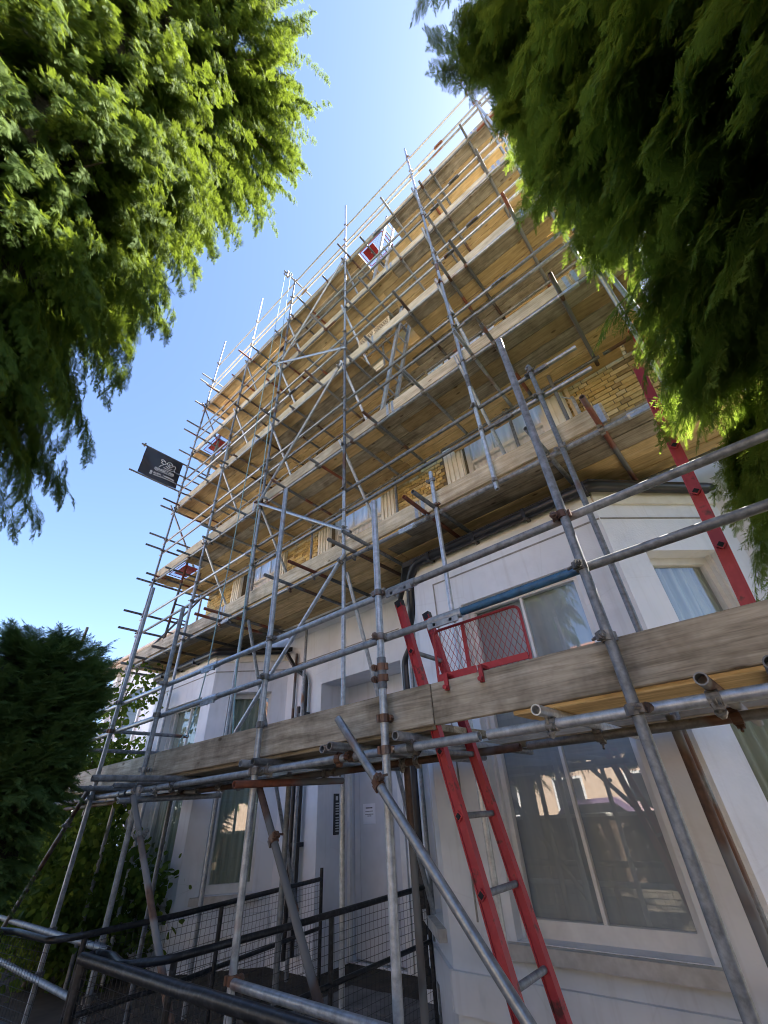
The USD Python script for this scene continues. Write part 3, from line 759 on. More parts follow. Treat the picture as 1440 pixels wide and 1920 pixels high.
# head of the scaffold at its right end
T('standard', (0.80, OY + 0.10, 12.3), (0.80, OY + 0.10, 15.2), 'galvanised_bright')
T('guard_rail', (0.66, 2.95, 14.95), (0.66, 4.6, 14.95), 'rusty_tube')
part(scaf, 'board', chamfered(1.02, 1.06, 3.3, 3.52, 12.7, 15.1, 0.004), 'board_band')
part(scaf, 'board', chamfered(1.25, 1.29, 3.5, 3.72, 12.7, 14.9, 0.004), 'toe_board_wood')
# light tube held off the wall by two arms, right of the first floor window
part(scaf, 'offset_tube', [tube((-0.30, 4.60, 5.40), (-0.30, 4.60, 5.98), 0.022, 10), tube((-0.45, 4.40, 5.94), (-0.30, 4.60, 5.94), 0.008, 8, False), tube((-0.45, 4.40, 5.44), (-0.30, 4.60, 5.44), 0.008, 8, False)], 'galvanised_bright', 40)
part(scaf, 'timber_batten', chamfered(-0.37, -0.32, 4.69, 4.735, 5.3, 6.6, 0.003), 'cream_paint')

# ------------------------------------------------------------------ the low scaffold in front
low = thing('access_scaffold', 'low single lift scaffold of tubes and grey boards, standing in front of the bays', 'scaffold', (-3.5, 2.5, 0))
T, C = std_parts(low)
PX = (-0.435, -1.80, -3.08, -4.99, -6.18, -8.86)
PT = (4.50, 3.65, 4.51, 3.72, 4.40, 4.55)
PYF, PLY, PIY = 2.10, 2.15, 2.87
ZL = 1.832
for k, x in enumerate(PX):
    T('standard', (x, PYF, 0.02), (x + (0.012 if k == 0 else 0), PYF, PT[k]), ('galvanised_dull', 'galvanised', 'galvanised', 'galvanised_dull', 'galvanised', 'rusty_tube')[k], n=14)
T('standard', (2.2, PYF, 0.02), (2.2, PYF, 4.2), n=14)
for x in (-0.435, -2.26, -3.65, -5.87, -7.50, 2.3):
    T('standard', (x, PIY, 0.02), (x, PIY, ZL + 0.05), 'rusty_tube' if x > -3 else 'galvanised_dull', n=12)
for a, b, mt in ((-9.2, -5.4, None), (-5.35, -1.2, 'galvanised'), (-1.15, 0.22, 'galvanised'), (0.27, 3.2, 'galvanised_bright')):
    T('ledger', (a, PLY, ZL), (b, PLY, ZL), mt, n=14)
    T('ledger', (a - 0.1, PIY - 0.05, ZL - 0.005), (b - 0.1, PIY - 0.05, ZL - 0.005), 'rusty_tube' if a < -4 else 'galvanised_dull', n=12)
for gz, cuts in ((2.82, (-9.2, -4.1, -1.62, 3.2)), (2.50, (-9.2, -4.0, -1.30, 3.2))):
    for i, (a, b) in enumerate(zip(cuts[:-1], cuts[1:])):
        mt = ('galvanised', 'galvanised', 'galvanised_dull')[i] if gz > 2.6 else ('galvanised', 'galvanised', 'blue_tube')[i]
        if gz < 2.6 and i == 2:
            T('guard_rail', (a, PLY, gz), (-0.46, PLY, gz + 0.01), 'blue_tube', n=14); T('guard_rail', (-0.46, PLY, gz + 0.01), (b, PLY, gz), 'galvanised_dull', n=14)
        else:
            T('guard_rail', (a, PLY, gz), (b, PLY, gz), mt, n=14)
        if b < 0:
            part(low, 'sleeve_coupler', [tube((b - 0.12, PLY, gz), (b + 0.12, PLY, gz), 0.0305, 12, False), bx(b - 0.11, b + 0.11, PLY - 0.05, PLY - 0.038, gz - 0.06, gz - 0.025), tube((b - 0.06, PLY - 0.05, gz - 0.04), (b - 0.06, PLY, gz - 0.04), 0.012, 6, False), tube((b + 0.06, PLY - 0.05, gz - 0.04), (b + 0.06, PLY, gz - 0.04), 0.012, 6, False)], 'galvanised_bright', 40)
for k, x in enumerate(PX):
    for z in (ZL, 2.50, 2.82, 2.14 if k in (0, 2) else 2.0):
        C((x, PYF, z), (0, 0, 1))
C((-1.80, PYF, 2.30), (0, 0, 1)); C((-1.80, PYF, 2.23), (0, 0, 1))
part(low, 'joint_sleeve', tube((-1.80, PYF, 2.17), (-1.80, PYF, 2.36), 0.030, 12, False), 'galvanised_dull', 40)
for x, tip, mt in ((-8.6, 1.9, None), (-7.0, 1.95, None), (-5.55, 1.68, 'galvanised_dull'), (-5.16, 1.92, 'galvanised_dull'), (-4.72, 1.95, 'galvanised'), (-4.38, 1.45, 'galvanised_dull'), (-3.10, 1.98, 'galvanised'), (-2.98, 2.0, 'galvanised_dull'),
                   (-2.24, 2.0, 'galvanised'), (-2.12, 1.95, 'galvanised_bright'), (-1.64, 2.0, 'galvanised_bright'), (-0.81, 2.0, 'galvanised_bright'), (-0.155, 1.98, 'rusty_tube'), (0.06, 1.92, 'galvanised_dull'), (1.3, 1.95, None)):
    T('transom', (x, tip, ZL + 0.049), (x + RNG.uniform(-0.05, 0.05), 3.80 if not -6.1 < x < -3.9 else 3.62, ZL + 0.046), mt, n=14)
    C((x, PLY, ZL), (1, 0, 0)); C((x, PIY - 0.05, ZL - 0.005), (1, 0, 0))
for x in (-4.96, -3.05):
    T('transom', (x, 1.92, ZL - 0.085), (x, PIY + 0.1, ZL - 0.06), 'red_lead_tube' if x > -4 else 'galvanised', n=14)
for r in range(3):
    y0 = 2.205 + r * 0.232
    for a, b in ((-8.9, -5.6 + 0.3 * r), (-5.6 + 0.3 * r, -1.52), (-1.02, 0.9), (0.9, 3.4)):
        part(low, 'board', board(a + 0.004, b - 0.004, y0, y0 + 0.225, ZL + 0.075, ZL + 0.113), 'board_wood' if a > -1.1 else 'board_wood_grey')
for y0 in (3.285, 3.525):   # inner pair of boards along the bays
    for a, b in ((-9.6, -5.7), (-5.69, -1.95), (-1.83, 1.6)):
        part(low, 'board', board(a, b, y0, y0 + 0.225, ZL + 0.076, ZL + 0.112), 'board_wood_grey')
for a, b, z in ((-8.2, -4.97, 0.0), (-4.96, -1.492, 0.004), (-1.484, 1.6, 0.0), (1.61, 3.4, 0.0)):
    tb = part(low, 'toe_board', chamfered(a, b, PLY + 0.020, PLY + 0.057, ZL + 0.093 + z, ZL + 0.315 + z, 0.005), 'board_wood_grey')
for p, q, mt in (((-2.13, 2.03, 2.04), (-0.42, 2.03, 0.1), 'galvanised_bright'), ((-4.94, 2.04, 1.78), (-3.2, 2.04, 0.2), 'rusty_tube'), ((-6.10, 2.03, 1.93), (-7.9, 2.03, 0.3), 'rusty_tube'), ((-3.10, 2.16, 1.74), (-1.9, 2.16, 0.1), 'rusty_tube')):
    T('brace', p, q, mt, n=14)
    C(np.array(p) + (np.array(q) - p) * 0.19, np.array(q) - p)
T('foot_tie', (-7.95, 2.05, 0.77), (-4.72, 2.05, 0.77), 'galvanised_dull', n=12)
T('foot_tie', (-7.35, 2.05, 0.47), (-5.12, 2.05, 0.46), 'galvanised_dull', n=12)
T('foot_tie', (-2.99, 2.05, 0.785), (0.5, 2.05, 0.765), 'galvanised', n=14)
for x, z in ((-4.99, 0.78), (-3.08, 0.78), (-6.18, 0.77), (-6.18, 0.47), (-4.99, 0.47)):
    C((x, PYF, z), (0, 0, 1))
for z in (2.69, 2.44):
    T('end_rail', (-7.42, 1.95, z), (-7.42, 3.7, z), 'galvanised_dull')

# ------------------------------------------------------------------ ladders
def ladder(name, label, foot, head, gap, mat, group=None, w=0.032, d=0.046, cap=True):
    """two box stiles from foot to head (near stile), the far one gap metres further along +y; rungs run along y"""
    foot, head, gap = np.array(foot, float), np.array(head, float), np.array((0, gap, 0), float)
    root = thing(name, label, 'ladder', foot, group)
    L = np.linalg.norm(head - foot); e = (head - foot) / L
    g = gap / np.linalg.norm(gap); s = np.cross(g, e)

    def stile(o):
        m = trimesh.creation.box((d, w, L))
        M = np.eye(4); M[:3, 0], M[:3, 1], M[:3, 2], M[:3, 3] = s, g, e, o + (foot + head) / 2
        m.apply_transform(M)
        fl = []
        for q in (-1, 1):
            f = trimesh.creation.box((0.008, w + 0.014, L)); M2 = M.copy(); M2[:3, 3] = o + (foot + head) / 2 + s * q * d / 2; f.apply_transform(M2); fl.append(f)
        return [m] + fl
    part(root, 'stile', stile(np.zeros(3)), mat); part(root, 'stile', stile(gap), mat)
    u = 0.22
    while u < L - 0.1:
        p = foot + e * u
        part(root, 'rung', tube(p - g * 0.012, p + gap, 0.015, 10), 'galvanised_dull' if mat == 'red_paint' else mat, 40)
        if mat == 'red_paint':
            part(root, 'rung_socket', [tube(p - g * (w / 2 + 0.012), p - g * (w / 2 - 0.004), 0.024, 4, False)], mat)
            part(root, 'rung_hole', [tube(p - g * (w / 2 + 0.0145), p - g * (w / 2 + 0.010), 0.016, 4, False)], 'dark_hole')
        u += 0.305
    if cap:
        for o in (np.zeros(3), gap):
            m = trimesh.creation.box((d + 0.012, w + 0.012, 0.05)); M = np.eye(4); M[:3, 0], M[:3, 1], M[:3, 2], M[:3, 3] = s, g, e, o + head; m.apply_transform(M)
            part(root, 'end_cap', m, 'black_plastic')
    return root


ladder('ladder', 'red ladder rising from the ground through the low platform beside its mesh gate', (-1.12, 2.26, 0.1), (-1.735, 2.26, 2.76), 0.34, 'red_paint')
ladder('ladder', 'red ladder from the low boards up into the conifer at the far right', (0.085, 2.34, 1.95), (0.255, 2.34, 3.75), 0.30, 'red_paint', cap=False)
ladder('ladder', 'grey ladder between the second and third lifts, above the middle windows', (-2.78, 3.44, 6.32), (-2.05, 3.44, 8.95), 0.26, 'galvanised_bright', w=0.03, d=0.05)
ladder('ladder', 'grey ladder under the red trapdoor of the top lift', (-2.75, 3.44, 10.42), (-2.1, 3.44, 13.2), 0.26, 'galvanised_bright', w=0.03, d=0.05)
ladder('ladder', 'rusty red ladder at the left end, between the first and second lifts', (-9.05, 3.55, 4.32), (-8.8, 3.55, 6.5), 0.36, 'red_lead_tube', w=0.024, d=0.034)
ladder('ladder', 'grey ladder at the left end below the third lift trapdoor', (-9.05, 3.55, 8.42), (-8.8, 3.55, 10.6), 0.40, 'galvanised', w=0.03, d=0.05)


def diamond(u0, u1, v0, v1, step, r, place):
    """expanded mesh: two sets of wires clipped to a rectangle; place(u, v) gives the point"""
    out = []
    sl = 1.9
    c = u0 - (v1 - v0) / sl
    while c < u1 + (v1 - v0) / sl:
        for s in (1, -1):
            pts = []
            for vv in (v0, v1):
                pts.append((c + s * ((vv - v0) / sl - (0 if s > 0 else 0)), vv))
            (a, b), (e, f) = pts
            t0, t1 = 0.0, 1.0
            du = e - a
            if abs(du) > 1e-9:
                ta, tb = (u0 - a) / du, (u1 - a) / du
                t0, t1 = max(t0, min(ta, tb)), min(t1, max(ta, tb))
            if t1 - t0 > 0.03:
                out.append(tube(place(a + du * t0, b + (f - b) * t0), place(a + du * t1, b + (f - b) * t1), r, 4, False))
        c += step
    return trimesh.util.concatenate(out)


# red mesh gate hooked over the toe board
gate = thing('ladder_gate', 'red mesh guard gate hooked over the low toe board beside the ladder', 'gate', (-1.2, 2.2, 2.15))
gp = lambda u, v: (u, 2.235, v)
U0, U1, V0, V1 = -1.462, -0.86, 2.135, 2.47
part(gate, 'gate_frame', sweep(round_corners([gp(U0, V0), gp(U0, V1), gp(U1, V1), gp(U1, V0), gp(U0, V0)], 0.05), 0.009, 8), 'red_paint', 40)
part(gate, 'bar', bx(-1.25, -1.23, 2.228, 2.244, V0 + 0.01, V1 - 0.008), 'red_paint')
part(gate, 'kick_plate', bx(U0 + 0.012, -1.19, 2.222, 2.231, 2.10, 2.20), 'red_paint')
part(gate, 'kick_plate', bx(-1.16, U1 - 0.01, 2.222, 2.231, 2.165, 2.20), 'red_paint')
part(gate, 'mesh_panel', diamond(U0, U1, V0, V1, 0.036, 0.0017, gp), 'red_paint')
for u in (-1.36, -1.13):
    part(gate, 'hook', [bx(u - 0.012, u + 0.012, 2.155, 2.235, 2.160, 2.178), bx(u - 0.012, u + 0.012, 2.150, 2.162, 2.085, 2.178), tube((u, 2.125, 2.10), (u, 2.152, 2.10), 0.013, 8, False)], 'red_paint')
# trapdoors
def trapdoor(label, x0, x1, y0, y1, z, plate, mat='red_paint'):
    r = thing('trapdoor', label, 'trapdoor', ((x0 + x1) / 2, (y0 + y1) / 2, z))
    part(r, 'plate', [bx(plate[0], plate[1], plate[2], plate[3], z - 0.004, z + 0.002)], mat)
    gp = lambda u, v: (u, v, z + 0.006)
    part(r, 'door_frame', sweep(round_corners([gp(x0, y0), gp(x1, y0), gp(x1, y1), gp(x0, y1), gp(x0, y0)], 0.03), 0.010, 6), mat, 40)
    part(r, 'mesh_panel', diamond(x0, x1, y0, y1, 0.05, 0.0025, gp), mat if mat != 'red_paint' else 'galvanised_dull')
    part(r, 'plate_hole', tube(((plate[0] + plate[1]) / 2, (plate[2] + plate[3]) / 2, z - 0.006), ((plate[0] + plate[1]) / 2, (plate[2] + plate[3]) / 2, z + 0.004), 0.022, 10, False), 'galvanised_bright')


trapdoor('red plated mesh trapdoor seen against the sky in the top lift', -2.96, -2.25, 3.38, 3.80, 12.57, (-2.90, -2.58, 3.42, 3.70))
trapdoor('small red trapdoor at the left end of the second lift', -9.45, -8.6, 3.45, 4.2, 6.33, (-9.3, -8.75, 3.5, 3.8))
trapdoor('small red trapdoor at the left end, level with the banner top', -9.45, -8.6, 3.45, 4.2, 10.42, (-9.3, -8.75, 3.5, 3.8))
mg = thing('mesh_gate', 'tan slotted mesh gate behind the third lift toe board', 'gate', (-2.7, 3.4, 8.4))
gp = lambda u, v: (u, 3.42, v)
part(mg, 'gate_frame', [bx(-3.12, -3.09, 3.41, 3.43, 8.40, 9.0), bx(-2.37, -2.34, 3.41, 3.43, 8.40, 9.0), bx(-3.09, -2.37, 3.41, 3.43, 8.97, 9.0), bx(-2.745, -2.715, 3.41, 3.43, 8.40, 8.97)], 'cream_paint')
part(mg, 'mesh_panel', diamond(-3.09, -2.37, 8.40, 8.97, 0.055, 0.006, gp), 'cream_paint')
rg = thing('ladder_gate', 'pink red gate glimpsed through conifer sprays at the right end', 'gate', (0.75, 4.3, 5.0))
part(rg, 'plate', bx(0.62, 0.86, 4.30, 4.312, 5.75, 6.15), 'red_paint')
part(rg, 'gate_frame', [tube((0.6, 4.31, 4.4), (0.6, 4.31, 6.2), 0.015, 8, False), tube((0.9, 4.31, 4.4), (0.9, 4.31, 6.2), 0.015, 8, False)], 'red_paint', 40)

# ------------------------------------------------------------------ banner, gin wheel, rope
ban = thing('banner', 'black advertising banner with white lettering hung off the scaffold corner', 'banner', (-9.755, 2.6, 9.3))
ny, nz = 26, 20
Yg, Zg = np.meshgrid(np.linspace(2.115, 3.12, ny), np.linspace(8.905, 9.815, nz), indexing='ij')


def ban_x(y, z):
    return -9.735 + 0.034 * np.sin((y - 2.1) * 7 + z * 3) * np.clip((9.815 - z) / 0.4, 0, 1) * np.clip((z - 8.9) / 0.3, 0, 1) + 0.022 * np.sin(z * 15 + y * 6) * np.clip((9.815 - z), 0, 0.5)


def grid_mesh(X, Y, Z, thick):
    a, b = X.shape
    v = np.c_[X.ravel(), Y.ravel(), Z.ravel()]
    i, j = np.meshgrid(np.arange(a - 1), np.arange(b - 1), indexing='ij')
    q = (i * b + j).ravel()
    f = np.vstack([np.c_[q, q + b, q + b + 1], np.c_[q, q + b + 1, q + 1]])
    n = len(v)
    v2 = v.copy(); v2[:, 0] -= thick
    return trimesh.Trimesh(np.vstack([v, v2]), np.vstack([f, f[:, ::-1] + n]), process=False)


part(ban, 'cloth', grid_mesh(ban_x(Yg, Zg), Yg, Zg, 0.003), 'banner_cloth', True)


def banner_text(s, y, z, h, bold=False):
    m = meshkit.text_mesh(s, h, 0.003, bold)
    w = m.bounds[1][0] - m.bounds[0][0]
    v = m.vertices.copy()
    yy, zz = y + v[:, 0], z + v[:, 1]
    m.vertices = np.c_[ban_x(yy, zz) + 0.004 + v[:, 2], yy, zz]
    if m.volume < 0:
        m.invert()
    return m, w


def banner_line(pts, wd):
    out = []
    for (a, b) in zip(pts[:-1], pts[1:]):
        a, b = np.array(a, float), np.array(b, float)
        p = np.array([ban_x(a[0], a[1]) + 0.005, *a]); q = np.array([ban_x(b[0], b[1]) + 0.005, *b])
        out.append(tube(p, q, wd, 6, False))
    return out


m, w = banner_text('SPARTAN', 2.46, 9.235, 0.085, True)
m.vertices[:, 1] = 2.46 + (m.vertices[:, 1] - 2.46) * (0.50 / w)
part(ban, 'name_lettering', m, 'banner_print')
m, w = banner_text('ALEX', 2.47, 9.095, 0.055, True)
part(ban, 'contact_lettering', m, 'banner_print')
marks = [banner_line([(2.72, 9.085), (2.72, 9.155)], 0.004)]
small = []
for (y0, y1, z, h) in ((2.75, 3.02, 9.10, 0.045), (2.49, 3.02, 9.045, 0.022), (2.50, 2.94, 9.21, 0.014)):
    y = y0
    while y < y1:
        wv = RNG.uniform(0.014, 0.026)
        mm = bx(0, 0.003, y, min(y + wv, y1), z, z + h); mm.vertices[:, 0] += ban_x(mm.vertices[:, 1], mm.vertices[:, 2]) + 0.003
        small.append(mm); y += wv + 0.008
part(ban, 'small_print', small + sum(marks, []), 'banner_print')
for z in (9.125, 9.06):
    t = np.linspace(0, 2 * math.pi, 15)
    small = banner_line([(2.42 + 0.022 * math.cos(k), z + 0.022 * math.sin(k)) for k in t], 0.008)
    part(ban, 'contact_symbol', small, 'banner_print')
logo = []
for pts in (((2.58, 9.62), (2.55, 9.58), (2.60, 9.55), (2.57, 9.50), (2.65, 9.47), (2.70, 9.50)), ((2.58, 9.62), (2.66, 9.58), (2.68, 9.53), (2.72, 9.56)),
            ((2.72, 9.56), (2.74, 9.61), (2.80, 9.64), (2.86, 9.61), (2.88, 9.55), (2.85, 9.49), (2.80, 9.45), (2.75, 9.49), (2.72, 9.56)), ((2.76, 9.58), (2.80, 9.52), (2.84, 9.57)), ((2.80, 9.52), (2.80, 9.46)),
            ((2.88, 9.55), (2.94, 9.60), (2.97, 9.53), (2.93, 9.46), (2.97, 9.38)), ((2.65, 9.47), (2.60, 9.42), (2.56, 9.36)), ((2.70, 9.44), (2.78, 9.40), (2.88, 9.43)), ((2.66, 9.38), (2.75, 9.36), (2.86, 9.36), (2.93, 9.40))):
    logo += banner_line(pts, 0.008)
part(ban, 'warrior_emblem', logo, 'banner_print')

wheel = thing('gin_wheel', 'small pulley wheel hanging from the scaffold top above the ropes', 'pulley', (-5.44, 2.88, 14.3))
tor = trimesh.creation.torus(0.11, 0.018, 24, 8); tor.apply_transform(trimesh.transformations.rotation_matrix(math.pi / 2, [1, 0, 0])); tor.apply_transform(trimesh.transformations.rotation_matrix(0.9, [0, 0, 1])); tor.apply_translation((-5.33, 2.9, 14.24))
part(wheel, 'wheel', tor, 'coupler_steel', 40)
part(wheel, 'frame', [tube((-5.44, 2.88, 14.5), (-5.34, 2.9, 14.36), 0.012, 6, False), bx(-5.36, -5.30, 2.87, 2.93, 14.08, 14.38)], 'coupler_steel')
rp = thing('hoist_rope', 'pale green rope hanging in two falls down the left of the scaffold', 'rope', (-5.5, 2.88, 2.5))


def rope(pts, r=0.0085):
    P = np.asarray(pts, float)
    return sweep(P, r, 7)


r1 = [(-5.44, 2.87, 14.25), (-5.47, 2.87, 10.0), (-5.53, 2.87, 5.0), (-5.60, 2.87, 3.26), (-5.72, 2.88, 2.62), (-5.80, 2.88, 2.44), (-5.86, 2.86, 2.47), (-5.94, 2.86, 2.40), (-5.99, 2.87, 2.2)]
r2 = [(-5.23, 2.92, 14.25), (-5.14, 2.91, 10.0), (-4.98, 2.89, 5.5), (-4.86, 2.87, 3.1), (-4.76, 2.86, 2.6), (-4.70, 2.86, 2.3), (-4.72, 2.88, 2.0)]
part(rp, 'fall', rope(r1), 'rope_fibre', 40); part(rp, 'fall', rope(r2), 'rope_fibre', 40)

#SECTION_RAILINGS
# ------------------------------------------------------------------ black railings in the garden
def wire_panel(p0, p1, z0a, z1a, z0b, z1b, step=0.05, r=0.0016):
    """welded mesh between two rails: p0, p1 in plan; bottom and top heights at each end"""
    p0, p1 = np.array(p0, float), np.array(p1, float)
    L = np.linalg.norm(p1 - p0); out = []
    for u in np.arange(step / 2, L, step):
        t = u / L; q = p0 + (p1 - p0) * t
        out.append(tube((*q, z0a + (z0b - z0a) * t), (*q, z1a + (z1b - z1a) * t), r, 4, False))
    for k in np.arange(0, 1.001, step * 1.0 / max(z1a - z0a, 0.1)):
        out.append(tube((*p0, z0a + (z1a - z0a) * k), (*p1, z0b + (z1b - z0b) * k), r, 4, False))
    return trimesh.util.concatenate(out)


def railing(label, top, lower, posts, meshes, r=0.021):
    root = thing('metal_railing', label, 'railing', (*np.array(top[0])[:2], 0), None)
    part(root, 'top_rail', sweep(round_corners(top, 0.06), r, 12), 'black_paint', 40)
    for lo in lower:
        part(root, 'lower_rail', sweep(round_corners(lo, 0.06), r * 0.85, 10), 'black_paint', 40)
    for (x, y, z) in posts:
        part(root, 'post', tube((x, y, 0.0), (x, y, z), r * 0.95, 10, False), 'black_paint', 40)
    for a in meshes:
        part(root, 'mesh_panel', wire_panel(*a), 'black_paint')


railing('black tube railing with mesh, left side of the path to the door', [(-5.7, 1.5, 0.90), (-5.43, 1.58, 0.90), (-4.70, 1.61, 0.90), (-4.63, 1.80, 0.90), (-4.66, 2.6, 0.90), (-4.92, 4.45, 0.92)],
        [[(-4.64, 1.80, 0.48), (-4.66, 2.6, 0.48), (-4.92, 4.45, 0.5)], [(-5.7, 1.5, 0.45), (-4.66, 1.63, 0.45)]],
        [(-4.92, 4.45, 1.02), (-4.64, 1.82, 0.89), (-4.70, 3.0, 0.89), (-5.62, 1.53, 0.9)], [((-4.65, 1.83), (-4.92, 4.43), 0.10, 0.88, 0.10, 0.90), ((-5.6, 1.53), (-4.72, 1.62), 0.08, 0.88, 0.08, 0.88)])
railing('black tube railing with mesh, right side of the path, ending at the porch', [(-3.86, 1.555, 0.90), (-3.91, 1.62, 0.905), (-3.80, 1.68, 0.895), (-3.45, 1.60, 0.90), (-3.30, 1.80, 0.90), (-3.30, 2.7, 0.90), (-3.29, 4.35, 0.92)],
        [[(-3.31, 1.82, 0.52), (-3.30, 2.8, 0.52), (-3.29, 4.35, 0.54)]], [(-3.29, 4.35, 0.95), (-3.31, 1.84, 0.89), (-3.30, 3.1, 0.89)], [((-3.31, 1.86), (-3.29, 4.33), 0.08, 0.88, 0.08, 0.90)])
railing('thick worn black handrail with mesh nearest the camera, bottom left', [(-3.88, 1.535, 0.90), (-2.6, 1.565, 0.90), (-0.4, 1.62, 0.90)], [[(-3.88, 1.54, 0.16), (-0.4, 1.62, 0.16)]],
        [(-3.86, 1.54, 0.89), (-2.2, 1.575, 0.88), (-0.6, 1.615, 0.88)], [((-3.85, 1.54), (-0.42, 1.62), 0.17, 0.88, 0.17, 0.88)], 0.030)

#SECTION_TREES
# ------------------------------------------------------------------ foliage
def quad(a, b, wa, wb, nrm):
    d = b - a; s = np.cross(nrm, d); s /= max(np.linalg.norm(s), 1e-9)
    return [a - s * wa, a + s * wa, b + s * wb, b - s * wb]


def spray_quads(base, d, nrm, L, rng, pairs=8):
    """flat fern-like cypress spray: a rib with comb-like side shoots"""
    out = []
    d = d / np.linalg.norm(d); s = np.cross(nrm, d)
    tip = base + d * L
    out.append(quad(base, tip, 0.0035, 0.0010, nrm))
    for k in range(pairs):
        t = 0.06 + 0.86 * k / (pairs - 1)
        for sd in (-1, 1):
            t2 = t + (0.05 if sd > 0 else 0)
            l = L * (0.36 * (1 - t2) + 0.10) * rng.uniform(0.85, 1.15)
            e = d * math.cos(0.70) + s * sd * math.sin(0.70) + nrm * rng.uniform(-0.30, 0.15); e /= np.linalg.norm(e)
            a = base + d * L * t2
            n2 = nrm + s * sd * rng.uniform(-0.2, 0.5)
            out.append(quad(a, a + e * l, 0.0040, 0.0014, n2))
            if l > 0.045:
                q = np.cross(nrm, e)
                for ss in (-1, 1):
                    for u in (0.35, 0.62):
                        c = a + e * l * u
                        f = e * 0.8 + q * ss * 0.6
                        out.append(quad(c, c + f * l * 0.36 * (1.15 - u), 0.0034, 0.0016, n2))
    return out


def quads_mesh(qs):
    v = np.array(qs, float).reshape(-1, 3)
    i = np.arange(len(qs)) * 4
    f = np.vstack([np.c_[i, i + 1, i + 2], np.c_[i, i + 2, i + 3]])
    return trimesh.Trimesh(v, f, process=False)


def plume(rng, L=0.5, n=11, droop=0.3, wide=1.0):
    """twig along +x, its face up +z, built of flat fern-like sprays"""
    qs = []
    pts = []
    for k in range(7):
        t = k / 6
        pts.append(np.array([L * t, rng.uniform(-0.008, 0.008), -droop * L * t * t]))
    for a, b in zip(pts[:-1], pts[1:]):
        for nn in ((0, 0, 1.0), (0, 1.0, 0)):
            qs.append(quad(a, b, 0.004 * (1 - a[0] / L) + 0.0014, 0.004 * (1 - b[0] / L) + 0.0014, np.array(nn)))
    for k in range(n):
        t = 0.08 + 0.9 * k / (n - 1)
        j = min(int(t * 6), 5); base = pts[j] + (pts[j + 1] - pts[j]) * (t * 6 - j)
        ax = pts[j + 1] - pts[j]; ax /= np.linalg.norm(ax)
        sd = 1 if k % 2 else -1
        an = rng.uniform(0.40, 0.75) * (0.3 if k == n - 1 else 1)
        d = ax * math.cos(an) + np.array([0, sd * wide, 0]) * math.sin(an) + np.array([0, 0, rng.uniform(-0.34, 0.08)])
        nrm = np.array([rng.uniform(-0.3, 0.3), rng.uniform(-0.5, 0.5), 1.0]); d /= np.linalg.norm(d)
        nrm -= d * (nrm @ d); nrm /= np.linalg.norm(nrm)
        qs += spray_quads(base, d, nrm, (0.17 * (1 - t) + 0.10) * rng.uniform(0.8, 1.25), rng)
    return quads_mesh(qs)


def quat_from(X, Z):
    """rotation taking local x to X and local z towards Z"""
    X = X / np.linalg.norm(X); Z = Z - X * (Z @ X); Z /= np.linalg.norm(Z); Y = np.cross(Z, X)
    q = Gf.Matrix4d(*X, 0, *Y, 0, *Z, 0, 0, 0, 0, 1).ExtractRotationQuat()
    i = q.GetImaginary()
    return Gf.Quath(q.GetReal(), i[0], i[1], i[2])


def instancer(path, loc, meshes, mats, items, kind='stuff'):
    """items: (position, quath, scale, mesh index)"""
    pi = UsdGeom.PointInstancer.Define(stage, path)
    rel = pi.CreatePrototypesRel()
    for k, (m, mt) in enumerate(zip(meshes, mats)):
        pp = f'{path}/sprig_{k:03d}' if k else f'{path}/sprig'
        usdkit.mesh(stage, pp, m, MATS[mt])
        rel.AddTarget(pp)
    P = np.array([i[0] for i in items], float) - loc
    pi.CreatePositionsAttr(Vt.Vec3fArray.FromNumpy(P.astype(np.float32)))
    pi.CreateOrientationsAttr(Vt.QuathArray([i[1] for i in items]))
    pi.CreateScalesAttr(Vt.Vec3fArray.FromNumpy(np.array([(i[2],) * 3 for i in items], np.float32)))
    pi.CreateProtoIndicesAttr(Vt.IntArray([int(i[3]) for i in items]))
    tag(pi.GetPrim(), kind=kind)


